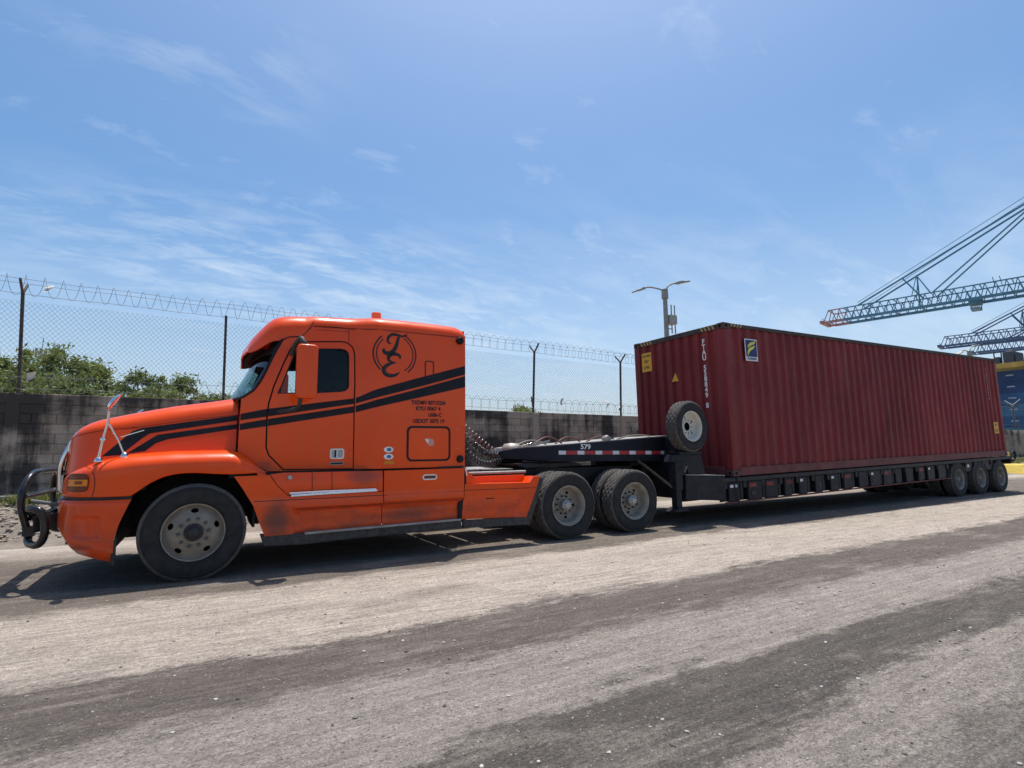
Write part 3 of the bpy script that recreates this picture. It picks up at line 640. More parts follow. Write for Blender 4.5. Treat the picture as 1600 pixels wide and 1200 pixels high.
# ---------------------------------------------------------------- street lamps
LAMPM = M('weathered_lamp_steel', (0.28, 0.28, 0.25), 0.6, 0.2, 0.25, 4); LENS = M('lamp_lens', (0.55, 0.55, 0.52), 0.3)
def street_lamp(x, y, zt, label, box=True):
    t = thing('street_lamp', label, 'street lamp', (x, y, 0), 'double-armed street lamps beyond the wall')
    MB().tube([(x, y, 0), (x, y, zt*.5), (x, y, zt)], [.14, .115, .095], 10).build('pole', LAMPM, t, smooth=50)
    MB().lathe([(.0, .12), (.14, .12), (.15, -.30), (0, -.30)], 10, (x, y, zt-.05), 'z').build('collar', LAMPM, t)
    for s, pts, hd in ((-1, [(0, 0, -.12), (-.12, 0, .0), (-.45, 0, .05), (-.95, 0, .04), (-1.25, 0, -.06)], ((-1.15, -.03), (-1.85, -.30))),
                       (1, [(.1, 0, -.15), (.13, 0, .12), (.24, 0, .27), (.50, 0, .40), (.75, 0, .49)], ((.68, .46), (1.55, .66)))):
        a = MB().tube(cr([(x+p[0], y, zt+p[2]) for p in pts], 5), .035, 8).build('arm', LAMPM, t, smooth=50)
        (x0, z0), (x1, z1) = hd; d = Vector((x1-x0, 0, z1-z0)); L_ = d.length; d.normalize(); n = Vector((-d.z, 0, d.x)); n = n if n.z > 0 else -n
        h = MB(); rws = []
        for tt, w, th in ((0, .05, .05), (.18, .11, .10), (.42, .13, .11), (.5, .14, .06), (.95, .13, .045), (1, .10, .02)):
            c = Vector((x+x0, y, zt+z0))+d*(tt*L_); rws.append([c+n*(sy*th*.5)+Vector((0, sx*w, 0)) for sx, sy in ((-1, -1), (1, -1), (1, 1), (-1, 1), (-1, -1))])
        hh = h.grid(rws).build('lamp_head', LAMPM, t, smooth=40)
        c = Vector((x+x0, y, zt+z0))+d*(.72*L_)-n*.032; MB().beam(c-d*.16, c+d*.16, .2, .012, n).build('lens', LENS, hh)
    if box:
        bz = zt-1.28; bx = MB().box(x+.09, x+.50, y-.18, y+.18, bz-.20, bz+.20).build('equipment_box', M('equipment_grey', (0.36, 0.36, 0.30), .6), t, bevel=.02)
        for dx in (.24, .44): MB().tube([(x+dx, y-.1, bz-.62), (x+dx, y-.1, bz+.66)], .028, 6).build('antenna_rod', LAMPM, bx)
        MB().beam((x+.05, y, bz-.40), (x+.34, y, bz-.40), .035).build('bracket', LAMPM, bx)
    return t
street_lamp(17.36, 10.0, 8.25, 'double-armed street lamp with equipment box rising behind the container')
street_lamp(47.2, 10.0, 8.0, 'distant street lamp whose arm shows just above the rear of the container', False)
tl = thing('yard_lamp', 'small white double-armed lamp in front of the blue container stack', 'street lamp', (95.5, 23.0, 0)); WL = M('lamp_white', (0.7, 0.7, 0.7), .5)
MB().tube([(95.5, 23.0, 0), (95.5, 23.0, 6.9)], .09, 6).build('pole', M('lamp_pole_grey', (0.2, 0.25, 0.28), .6), tl)
for q in ((95.4, 23.75, 7.5), (95.8, 22.25, 7.6)): MB().beam((95.5, 23.0, 6.85), q, .10, .08).build('arm', WL, tl)

# ---------------------------------------------------------------- port cranes
CBL = M('crane_blue', (0.085, 0.205, 0.285), 0.55, 0, 0.2, .3); CRD = M('crane_red', (0.34, 0.185, 0.175), .55, 0, .2, .3); CWH = M('crane_white', (0.6, 0.6, 0.6), .55); CB2 = M('crane_navy', (0.075, 0.125, 0.215), .55, 0, .2, .3)
def crane(x, y, z, label, mat, s=1.0):
    t = thing('port_crane', label, 'crane', (x, y, 0), 'ship-to-shore cranes in the port')
    d = Vector((0.2353, -0.9719, 0)); n = Vector((d.y, -d.x, 0)); o = Vector((x, y, z))
    W, H = 3.2, 3.6
    def P(a, w, h): return o+d*a+n*w+Vector((0, 0, h))
    def truss(a0, a1, m_, name):
        mb = MB(); k = int((a1-a0)/2.1)
        for w in (-W, W):
            mb.beam(P(a0, w, 0), P(a1, w, 0), .55, .75); mb.beam(P(a0, w, H), P(a1, w, H), .30)
            for i in range(k):
                a, b, c = a0+(a1-a0)*i/k, a0+(a1-a0)*(i+.5)/k, a0+(a1-a0)*(i+1)/k
                mb.beam(P(a, w, 0), P(b, w, H), .20); mb.beam(P(b, w, H), P(c, w, 0), .20)
        for i in range(0, k+1, 3):
            a = a0+(a1-a0)*i/k; mb.beam(P(a, -W, H), P(a, W, H), .22); mb.beam(P(a, -W, 0), P(a, W, 0), .3)
        return mb.build(name, m_, t)
    truss(1.5, 5.7, CRD if mat is CBL else mat, 'boom_tip'); truss(5.7, 50, mat, 'boom')
    mb = MB()
    for w in (-W, W): mb.beam(P(-.6, w, 0), P(1.5, w, 0), .5); mb.beam(P(0, w, 0), P(1.6, w, H), .2)
    mb.box(*[f(q) for q in (0,) for f in ()]) if False else None
    mb.beam(P(-.4, -W-.6, .2), P(-.4, W+.6, .2), 1.0, .9); mb.beam(P(-.2, -W-.6, 1.2), P(-.2, W+.6, 1.2), .12); mb.build('tip_platform', CRD if mat is CBL else mat, t)
    mb = MB(); mb.beam(P(9, -W, .6), P(9, -W, H+.3), .5)
    ap = 53; az = 19.2; 
    for w in (-W, W):
        q0 = P(9.5, w, H); q1 = P(ap, w*.5, az+6); MB().beam(q0, q1, .30, .42).build('forestay', mat, t)
        MB().beam(q0+Vector((0, 0, .9)), q1+Vector((0, 0, 1.9)), .12).build('stay_rope', mat, t)
        MB().beam(P(27.5, w, H), P(ap-1, w*.5, az+5), .28, .34).build('inner_stay', mat, t)
        m2 = q0+(q1-q0)*((21-9.5)/(ap-9.5)); MB().beam(m2, P(24.5, w, H), .32).build('stay_strut', mat, t)
        MB().beam(P(24, w*.3, H+6.2), P(22.8, w, H), .16).build('mast_leg', mat, t); MB().beam(P(24, w*.3, H+6.2), P(27, w, H), .16).build('mast_leg', mat, t)
    MB().beam(P(24, 0, 0), P(24, 0, H+6.6), .28).build('mast_post', mat, t)
    MB().hexa([P(a, w, h) for h in (-1.1, .3) for w in (-1.8, 1.8) for a in (34.6, 37.2)]).build('trolley', mat, t)
    MB().hexa([P(a, w, h) for h in (-2.4, -2.1) for w in (-2.6, 2.6) for a in (34.9, 36.9)]).build('spreader', mat, t)
    for a in (35, 37): MB().beam(P(a, 0, -2.7), P(a, 0, -1.5), .2).build('hoist_rope', mat, t)
    MB().hexa([P(a, w, h) for h in (.3, 3.9) for w in (-2.8, 2.8) for a in (47.5, 51)]).build('machinery_box', mat, t)
    for a in (40, 41.4): MB().beam(P(a, -W, H), P(a-.4, -W, H+2.8), .14).build('aerial', mat, t)
    mb = MB()   # portal standing out of frame
    for a in (52, 76):
        for w in (-9, 9): mb.beam(P(a, w, -z), P(a, w, 2), 1.6, 1.4)
        mb.beam(P(a, -9, 0), P(a, 9, 0), 1.2, 1.8); mb.beam(P(a, -9, -z*.72), P(a, 9, -z*.72), 1.2, 1.8)
    mb.build('portal_legs', mat, t); mb = MB()
    for w in (-2, 2): mb.beam(P(52, w*3, 2), P(ap, w, az+6), .9); mb.beam(P(76, w*3, 2), P(ap, w, az+6), .6)
    mb.build('apex_frame', mat, t); mb = MB()
    for w in (-W, W): mb.beam(P(50, w, 1.5), P(98, w, 1.5), .9, 2.4)
    mb.build('rear_girder', mat, t); return t
crane(169.3, 88.4, 40, 'large blue port crane boom with red tip reaching over the container', CBL)
crane(250.4, 90.2, 40, 'dark blue crane boom lower behind the rear of the container, nearer of the lower pair', CB2)
crane(279.5, 90.5, 40, 'lowest and farthest crane boom just above the blue container stack', CB2)

# ---------------------------------------------------------------- far container stack
CC = {'blue': (0.03, 0.085, 0.19), 'steel blue': (0.05, 0.13, 0.22), 'deep blue': (0.02, 0.05, 0.13), 'teal blue': (0.04, 0.14, 0.20), 'brown': (0.16, 0.07, 0.05)}
def far_container(x, y, z, colname, label):
    t = thing('stacked_container', label, 'container', (x, y, z), 'containers in the far yard stack'); m = M('yard_'+colname.replace(' ', '_'), CC[colname], .6, 0, .2, .4)
    H, W, Lh = 2.59, 2.44, 6.05
    mb = MB(); k = 22; rws = [[], []]
    for i in range(k*4+1):
        yy = y-Lh+.15+(2*Lh-.3)*i/(k*4); dx = .0 if (i//2) % 2 else .05
        rws[0].append((x+dx+.03, yy, z+.14)); rws[1].append((x+dx+.03, yy, z+H-.1))
    b = mb.grid(rws).build('side_panel', m, t); MB().box(x+.12, x+W, y-Lh+.02, y+Lh-.02, z+.03, z+H-.04).build('body', m, t)
    for q in (-1, 1): MB().box(x, x+.16, y+q*(Lh-.08)-.08, y+q*(Lh-.08)+.08, z, z+H).build('corner_post', m, t)
    MB().box(x, x+.1, y-Lh+.16, y+Lh-.16, z+H-.12, z+H).build('top_rail', m, t); MB().box(x, x+.1, y-Lh+.16, y+Lh-.16, z, z+.16).build('bottom_rail', m, t)
    return t
SX, SY = 160.0, 41.0
for k, (cn, lb) in enumerate((('steel blue', 'steel blue container low in the far stack just above the wall'), ('teal blue', 'teal container second from the ground in the far stack'), ('blue', 'blue container third from the ground in the far stack'),
                              ('steel blue', 'steel blue container fourth from the ground in the far stack, behind the white lamp'), ('blue', 'mid-blue container fifth from the ground in the far stack'), ('deep blue', 'deep blue container sixth from the ground in the far stack'), ('deep blue', 'deep blue container at the top of the far stack under the yellow girder'))):
    t = far_container(SX, SY+random.uniform(-.1, .1), 2.62*k+.2, cn, lb)
    if k >= 2: MB().box(SX-.03, SX+.02, SY+1.2, SY+2.6, 2.62*k+1.55, 2.62*k+1.85).build('marking', M('faded_white', (.26, .31, .37), .6), t)
for k, lb in enumerate(('brown container low at the right edge of the far stack', 'brown container second up at the right edge of the far stack', 'brown container third up at the right edge of the far stack', 'brown container fourth up at the right edge of the far stack', 'brown container fifth up at the right edge of the far stack', 'brown container sixth up at the right edge of the far stack')):
    far_container(SX+3, SY-13.0, 2.62*k+.2, 'brown' if k % 3 else 'deep blue', lb if k % 3 else lb.replace('brown', 'dark blue'))
YEL = M('crane_yellow', (0.42, 0.28, 0.07), .55, 0, .2, .5)
rt = thing('yard_crane', 'yellow yard crane girder with dark machinery house above the blue stack', 'crane', (158, 43, 0))
MB().box(157.4, 159.2, 39.6, 66, 19.0, 20.1).build('girder', YEL, rt, bevel=.1); MB().box(164.4, 166.2, 39.6, 66, 19.0, 20.1).build('girder', YEL, rt, bevel=.1)
for yy in (48.6, 65.0):
    for xx in (157.5, 165): MB().box(xx, xx+1.2, yy-.4, yy+.6, 0, 18.9).build('leg', YEL, rt)
DK = M('machinery_dark', (0.06, 0.07, 0.085), .6)
h = MB().box(157.6, 163, 41.0, 43.0, 20.1, 22.6).build('machinery_house', DK, rt, bevel=.15); MB().lathe([(0, .7), (.6, .55), (.9, 0), (.9, -.4)], 10, (160, 42.2, 22.7), 'z').build('drum', DK, h)
MB().box(157.4, 158.8, 39.7, 40.7, 20.1, 21.9).build('electrical_cabinet', DK, rt); MB().box(157.4, 158.8, 43.5, 44.4, 20.1, 21.6).build('electrical_cabinet', DK, rt)
for yy in (43.3, 44.6): MB().beam((158, yy, 20.1), (158, yy, 23), .2).build('mast', DK, rt)
# yellow kerb blocks at the far end of the verge
YK = M('yellow_road_paint', (0.55, 0.40, 0.06), .75, 0, .25, 3, dust=.3)
t = thing('yellow_barrier', 'faded yellow concrete kerb block on the road edge behind the trailer', 'barrier', (34.5, 4.6, 0))
MB().hexa([(33.2, 3.4, 0), (36.6, 3.4, 0), (33.2, 5.6, 0), (36.6, 5.6, 0), (33.6, 3.75, .42), (36.3, 3.75, .42), (33.6, 5.4, .42), (36.3, 5.4, .42)]).build('base_block', YK, t, bevel=.04); MB().box(35.2, 36.1, 4.9, 5.3, .40, 1.0).build('upright', YK, t, bevel=.05)
# ---------------------------------------------------------------- shipping container
TILT = 0.0185
cont = thing('shipping_container', 'maroon corrugated forty-foot container resting on the low trailer', 'container', (8.54, 1.26, 0.81))
cont.rotation_euler = (0, -math.atan(TILT), 0)
# local frame: x 0..12.19 along, y 0..2.438 (near side 0), z 0..2.896
CL, CW, CH = 12.192, 2.438, 2.896
def cb(name, mb, m=MAROON, p=None, **k):
    o = mb.build(name, m, p or cont, local=True, **k); return o
cont.location = (8.54, 0.04, 0.81)
def corr(L, pitch_, depth, flat_out, flat_in):
    """trapezoid profile samples along a wall: (distance, inset)"""
    out = []; x = 0; sl = (pitch_-flat_out-flat_in)/2
    while x < L-1e-6:
        for d, i in ((0, 0), (flat_out, 0), (flat_out+sl, depth), (flat_out+sl+flat_in, depth)):
            if x+d <= L: out.append((x+d, i))
        x += pitch_
    out.append((L, 0)); return out
P = corr(CL-.32, .278, .044, .072, .070)
for y0, sg, nm in ((0.012, 1, 'side_panel'), (CW-.012, -1, 'side_panel')):
    rw_ = [[(.16+d, y0+sg*(i+max(-.004, .020*max(0, mnoise.noise(Vector((d*.55+y0*9, z*.9, 3.3)))-.12)+.004*mnoise.noise(Vector((d*1.7, z*1.5, y0))))), z) for d, i in P] for z in np.linspace(.15, CH-.07, 15)]
    cb(nm, MB().grid(rw_), thick=.0)
P = corr(CW-.30, .245, .046, .11, .075)
cb('front_panel', MB().grid([[(.02+i, .15+d, z) for d, i in P] for z in (.17, 1.4, CH-.09)]))
cb('roof_panel', MB().grid([[(d+.1, y, CH-.012-i*.5) for d, i in corr(CL-.2, .21, .02, .1, .06)] for y in (.06, CW-.06)]))
cb('floor', MB().box(.05, CL-.05, .05, CW-.05, .10, .16), FRAME)
GRIM = M('container_rail', (0.13, 0.030, 0.030), .6, 0, .3, 3, bump=.1, dust=.45, dcol=(.12, .085, .07))
for y0, y1 in ((-.004, .10), (CW-.10, CW+.004)):
    cb('bottom_rail', MB().box(.178, CL-.178, y0, y1, .002, .158), GRIM, bevel=.006, seg=1)
    cb('top_rail', MB().box(.178, CL-.178, y0, y1-.03 if y0 < 0 else y1, CH-.074, CH-.002), M('container_top_rail', (0.055, 0.042, 0.036), .7, 0, .3, 4, dust=.3, dcol=(.12, .10, .085)), bevel=.005, seg=1)
for x0, x1 in ((0.0, .12), (CL-.12, CL)):
    cb('end_top_rail', MB().box(x0, x1, .178, CW-.178, CH-.10, CH-.003), M('container_top_rail', (0.06, 0.05, 0.045), .7), bevel=.005, seg=1)
    cb('end_bottom_rail', MB().box(x0, x1, .178, CW-.178, .0, .17), GRIM, bevel=.005, seg=1)
for x0 in (-.003, CL-.157):
    for y0 in (-.003, CW-.157):
        cb('corner_post', MB().prism([(x0+.0, .118), (x0+.16, .118), (x0+.16, CH-.118), (x0, CH-.118)], y0, y0+.16), bevel=.012, seg=2, smooth=40)
HOLE = M('casting_hole', (0.006, 0.006, 0.006), .9)
CAST = M('corner_casting', (0.10, 0.045, 0.042), .7, .1, .35, 8, bump=.2, dust=.4, dcol=(.14, .11, .09))
for x0 in (-.008, CL-.17):
    for y0 in (-.008, CW-.154):
        for z0 in (-.004, CH-.114):
            c = cb('corner_casting', MB().box(x0, x0+.178, y0, y0+.162, z0, z0+.118), CAST, bevel=.012, smooth=40)
            fx = x0-.0006 if x0 < 1 else x0+.1786; fy = y0-.0006 if y0 < 1 else y0+.1626
            e1 = [(x0+.089+.038*math.cos(a), z0+.059+.030*math.sin(a)) for a in np.linspace(0, 2*PI, 16, endpoint=False)]
            panel('lock_hole', e1, lambda x, z, q=fy: q, HOLE, c, thick=0, local=True, step=.05)
            v = [(fx, y0+.081+.030*math.cos(a), z0+.059+.042*math.sin(a)) for a in np.linspace(0, 2*PI, 16, endpoint=False)]
            mk('lock_hole', v, [tuple(range(16))], HOLE, c, local=True)
# doors at the tail
for k in (0, 1):
    d = cb('door', MB().box(CL-.06, CL-.02, .16+k*1.06, .16+k*1.06+1.05, .18, CH-.11), bevel=.01)
    for q in (.3, .75): MB().tube([(CL+.0, .16+k*1.06+q, .1), (CL+.0, .16+k*1.06+q, CH-.05)], .018, 8).build('lock_rod', GALV, d, local=True)
# hazard stripes on the top end rails
HZ = M('hazard_yellow', (0.42, 0.30, 0.12), .7, 0, .3, 12)
for i in range(4):
    cb('hazard_stripe', MB().hexa([(-.0035, .20+i*.085+a*.045+b*.05*0, CH-.095+b*.085) if False else (-.0035+t_*.002, .20+i*.09+a*.04+b*.04, CH-.095+b*.085) for b in (0, 1) for a in (0, 1) for t_ in (0, 1)]), HZ)
    cb('hazard_stripe', MB().hexa([(.20+i*.09+t_*.04+b*.04, -.0065+a*.002, CH-.068+b*.06) for b in (0, 1) for a in (0, 1) for t_ in (0, 1)]), HZ)
    cb('hazard_stripe', MB().hexa([(-.0035+t_*.002, CW-.55+i*.09+a*.04+b*.04, CH-.095+b*.085) for b in (0, 1) for a in (0, 1) for t_ in (0, 1)]), HZ)
# stencilled number down the front wall
s = 'FTAU 558849 8'; z = CH-.29
for i, ch in enumerate(s):
    if ch != ' ': text_mesh('number_letter', ch, .135, face_front(.0165, .50, z), WHITE, cont, fat=.004, local=True)
    z -= .108 if ch != ' ' else .09
# leasing logo on the near side
LB = M('logo_blue', (0.012, 0.022, 0.115), .4); LY = M('logo_yellow', (0.72, 0.62, 0.10), .45)
lx0, lx1, lz0, lz1 = .60, .965, 2.19, 2.625
lg = cb('logo_plate', MB().box(lx0, lx1, .000, .008, lz0, lz1), WHITE); lb = MB().box(lx0+.02, lx1-.02, -.004, .001, lz0+.085, lz1-.02).build('logo_field', LB, lg, local=True)
def swoosh(pts, off=-.0065): return panel('logo_mark', [tuple(p) for p in pts], lambda x, z: off, LY, lg, thick=.002, step=.05, local=True)
def up_(u, v): return (lx0+u*(lx1-lx0), lz0+.085+v*(lz1-lz0-.105))
swoosh([up_(*p) for p in ((.18, .52), (.22, .68), (.36, .82), (.55, .88), (.72, .92), (.88, .99), (.82, .86), (.72, .76), (.55, .70), (.38, .62))])
swoosh([up_(*p) for p in ((.17, .02), (.16, .28), (.24, .46), (.40, .56), (.60, .62), (.78, .70), (.74, .56), (.62, .46), (.44, .38), (.30, .26))])
text_mesh('logo_letters', 'FLORENS', .066, face_near((lx0+lx1)/2, -.002, lz0+.043), LB, lg, fat=.002, sx=1.0, local=True)
STK = M('sticker_yellow', (0.62, 0.33, 0.035), .5, 0, .12, 15)
# yellow caution sticker and triangle on the front wall
sk = cb('caution_sticker', MB().box(.010, .018, 1.93, 2.225, 2.22, 2.64), STK)
for i, (tx, sz) in enumerate((('CAUTION', .058), ("9'6\"", .085), ('2.9m', .085))): text_mesh('sticker_letters', tx, sz, face_front(.0085, 2.08, 2.565-.125*i), BLKP, sk, fat=.002, local=True)
tri = [(1.27, 2.09), (1.19, 1.91), (1.38, 1.91)]
mk('warning_triangle', [(.0155, y, z) for y, z in tri]+[(.0175, y, z) for y, z in tri], [(0, 2, 1), (0, 1, 4, 3), (1, 2, 5, 4), (2, 0, 3, 5), (3, 4, 5)], STK, cont, local=True)
sk = cb('rear_sticker', MB().box(11.53, 11.82, .004, .010, .66, .99), STK)
for i, tx in enumerate(("9'6\"", '2.9m')): text_mesh('sticker_letters', tx, .10, face_near(11.675, .002, .90-.15*i), BLKP, sk, fat=.002, local=True)
z = 2.55
for ch in s.replace(' ', ''): text_mesh('side_number', ch, .10, face_near(11.46, .0105, z), M('faded_print', (.42, .36, .34), .6), cont, local=True); z -= .088

# ---------------------------------------------------------------- wheels (templates, local: axle along Y, outer face at y=0 towards -Y)
def tyre_mesh(parent, R, W, tread, rin):
    n = 112; prof = [(rin, .035), (rin+.012, .016), (rin+.030, .007), (rin+.034, .003), (rin+.042, .003), (rin+.046, .006), (rin+.07, .001), (rin+.6*(R-rin), .0), (rin+.74*(R-rin), .003), (rin+.755*(R-rin), -.001), (rin+.775*(R-rin), -.001), (rin+.79*(R-rin), .005), (R-.030, .010), (R-.022, .015), (R-.010, .026)]
    ribs = []; k = 5; w0 = .030; wt = W-.06
    for i in range(k):
        a = w0+wt*i/k; b = w0+wt*(i+1)/k; ribs += [(a+.001, R-.011, -1), (a+.004, R, i), (b-.005, R, i), (b-.001, R-.011, -1)]
    inner = [(r, W-y) for r, y in reversed(prof)]
    pr = [(r, y, -1) for r, y in prof]+[(r, y, q) for y, r, q in ribs]+[(r, y, -1) for r, y in inner]; v = []
    for i in range(n):
        t = 2*PI*i/n; ct, st = math.cos(t), math.sin(t)
        for (r, y, q) in pr:
            if q >= 0 and tread:
                if (i+2*q) % 4 == 0: r -= .012
            v.append((r*ct, y, r*st))
    kk = len(pr); f = [(i*kk+j, i*kk+j+1, ((i+1) % n)*kk+j+1, ((i+1) % n)*kk+j) for i in range(n) for j in range(kk-1)]
    me = bpy.data.meshes.new('tyre'); me.from_pydata(v, [], f); me.materials.append(RUB); me.materials.append(TREAD)
    np_ = len(prof); mi = []
    for i in range(n):
        for j in range(kk-1): mi.append(1 if np_-3 <= j < np_+len(ribs)+2 else 0)
    me.polygons.foreach_set('material_index', mi); me.polygons.foreach_set('use_smooth', [True]*len(f)); me.set_sharp_from_angle(angle=rad(40)); me.update()
    o = link(bpy.data.objects.new('tyre', me)); o.parent = parent
    # raised sidewall rings
    MB().lathe([(rin+.075, -.0015), (rin+.078, .004), (rin+.072, .004)], 64, closed=True).build('sidewall_bead', RUB, parent, local=True, smooth=60) if False else None
    return o
def circ(cx, cz, r, n=14, rx=None, a=0.0):
    rx = rx or r; ca, sa = math.cos(a), math.sin(a)
    return [(cx+rx*math.cos(t)*ca-r*math.sin(t)*sa, cz+rx*math.cos(t)*sa+r*math.sin(t)*ca) for t in np.linspace(0, 2*PI, n, endpoint=False)]
def wheel_front(parent, loc, rotz=0):
    w = sub_empty('wheel', parent, loc, rotz); tyre_mesh(w, .502, .28, False, .292)
    rim = MB().lathe([(.292, .040), (.300, .020), (.296, .010), (.284, .012), (.276, .040), (.268, .055), (.255, .065)], 64).build('rim', ALU, w, smooth=50, local=True)
    dy = lerp([.0, .11, .15, .20, .245, .27], [.012, .012, .018, .030, .052, .066])
    holes = [circ(.222*math.cos(a), .222*math.sin(a), .036, 14, .024, a) for a in [rad(22+72*i) for i in range(5)]]
    panel('disc', circ(0, 0, .268, 48), lambda x, z: dy(math.hypot(x, z)), ALU, w, holes=holes+[circ(0, 0, .088, 28)], step=.03, thick=.012, local=True)
    MB().lathe([(.0, .16), (.285, .16)], 32).build('brake_drum', HOLE, w, local=True)
    hub = MB().lathe([(.0, -.055), (.045, -.053), (.055, -.045), (.058, -.02), (.088, -.016), (.092, .010), (.094, .04)], 32).build('hub', BLACK, w, smooth=40, local=True)
    nut0 = None
    for i in range(10):
        a = 2*PI*i/10+.15; c = (.142*math.cos(a), 0, .142*math.sin(a))
        if nut0 is None:
            nut0 = MB().lathe([(0, -.032), (.011, -.030), (.0165, -.014), (.0175, -.012), (.0175, .02)], 6, (0, 0, 0)).build('lug_nut', M('nut_grimy', (.12, .105, .09), .6, .4, .3, 20), w, local=True); o = nut0
        else: o = nut0.copy(); col.objects.link(o)
        o.location = c
    for i in range(8):
        a = 2*PI*i/8; MB().lathe([(0, -.026), (.008, -.025), (.008, -.01)], 6, (.073*math.cos(a), 0, .073*math.sin(a))).build('hub_bolt', BLACK, w, local=True)
    return w
def wheel_drive(parent, loc, rotz=0, outer=True, R=.5, rimm=None, hubm=None, name='wheel', hub=True, tread=True, depth=.165):
    rimm = rimm or RIMD; hubm = hubm or HUBM; k = R/.5
    w = sub_empty(name, parent, loc, rotz); tyre_mesh(w, R, .275*k, tread, .292*k)
    s = lambda L: [(r*k, y*k) for r, y in L]
    MB().lathe(s([(.292, .036), (.300, .016), (.297, .008), (.284, .010), (.276, .030), (.262, .040), (.255, .060), (.248, depth-.03), (.236, depth-.004), (.22, depth+.004)]), 64).build('rim', rimm, w, smooth=50, local=True)
    dd = lerp([0, .10, .13, .20, .25], [depth+.004-.01, depth-.006, depth+.002, depth+.006, depth])
    holes = [circ(.192*k*math.cos(a), .192*k*math.sin(a), .029*k, 14, .022*k, a) for a in [rad(-72+72*i) for i in range(5)]]
    if outer:
        panel('disc', circ(0, 0, .238*k, 44), lambda x, z: dd(math.hypot(x, z)/k)*k, rimm, w, holes=holes+[circ(0, 0, .085*k, 24)], step=.035, thick=.012, local=True)
        MB().lathe([(.0, (depth+.08)*k), (.26*k, (depth+.08)*k)], 24).build('brake_drum', HOLE, w, local=True)
        nut0 = None
        for i in range(10):
            a = 2*PI*i/10; c = (.133*k*math.cos(a), depth*k, .133*k*math.sin(a))
            if nut0 is None: o = nut0 = MB().lathe(s([(0, -.034), (.010, -.033), (.015, -.018), (.016, .01)]) if hub else s([(0, -.004), (.014, -.004), (.014, .01)]), 6).build('lug_nut' if hub else 'bolt_hole', BLACK if hub else HOLE, w, local=True)
            else: o = nut0.copy(); col.objects.link(o)
            o.location = c
        if hub:
            MB().lathe(s([(0, .030), (.060, .031), (.068, .036), (.070, .05), (.074, .052), (.083, .062), (.084, depth+.02)]), 32).build('hub', hubm, w, smooth=35, local=True)
            for i in range(8):
                a = 2*PI*i/8+.2; MB().lathe(s([(0, .022), (.009, .023), (.010, .036)]), 6, (.055*k*math.cos(a), 0, .055*k*math.sin(a))).build('hub_bolt', BLACK, w, local=True)
    return w
# ---------------------------------------------------------------- low-bed trailer
trl = thing('lowbed_trailer', 'black three-axle drop-deck trailer with gooseneck carrying the maroon container', 'trailer', (12.0, 1.24, 0.0))
def B(name, mb, m=NAVY, p=None, **k): return mb.build(name, m, p or trl, **k)
dz = lambda x: TILT*(x-9.0)
FAR = lambda y: 2*YC-y
# gooseneck: tapered nose widening into the neck
NY = .60
st = [(4.08, 1.02, 1.235, 1.285), (4.20, .94, 1.20, 1.325), (4.36, .86, 1.185, 1.35), (4.52, .78, 1.172, 1.365), (4.66, .66, 1.163, 1.374), (4.78, NY, 1.160, 1.382), (5.455, NY, 1.150, 1.424), (7.48, NY, 1.114, 1.559), (7.62, NY, 1.08, 1.562)]
rws = [[(x, y0, zb), (x, y0, zt), (x, YC, zt+.004), (x, FAR(y0), zt), (x, FAR(y0), zb), (x, y0, zb)] for x, y0, zb, zt in st]
mb = MB().grid(rws); k = len(mb.v); mb.f.append((0, 1, 2, 3, 4)); mb.f.append(tuple(k-6+i for i in (4, 3, 2, 1, 0)))
neck = B('gooseneck', mb, NAVY, bevel=.012, smooth=30)
# bolted plate lips and worn top walkway
B('neck_top_plate', MB().grid([[(x, y, zt+.012) for y in (y0+.03, FAR(y0)-.03)] for x, y0, zb, zt in st[2:]]), DECK, neck, thick=.008)
for y0 in (NY-.008, FAR(NY-.008)):
    s_ = 1 if y0 < 1 else -1
    B('neck_flange', MB().hexa([(x, y0+s_*a, z0+q) for q, zz in ((0, 0), (.022, 0)) for a in (-.012, .05) for x, z0 in ((4.80, 1.148), (7.46, 1.103))]), NAVY, neck)
x = 5.04; i = 0
while x < 7.30:
    w = .145 if i % 2 == 0 else .231; m_ = WHTR if i % 2 == 0 else REDR; zc = lerp([5.04, 7.33], [1.280, 1.258])
    B('reflective_tape', MB().hexa([(q, y, zc(q)+h) for h in (-.031, .031) for y in (NY-.0035, NY-.0005) for q in (x, x+w-.004)]), m_, neck); x += w; i += 1
text_mesh('number_lettering', '579', .113, face_near(5.586, NY-.0035, 1.368) @ Matrix.Rotation(rad(-1.5), 4, 'Z'), WHITE, neck, fat=.0035, sx=1.25)
# kingpin plate, fifth wheel belongs to the tractor
B('kingpin_plate', MB().box(4.45, 5.7, .72, FAR(.72), 1.125, 1.157), NAVY, bevel=.008)
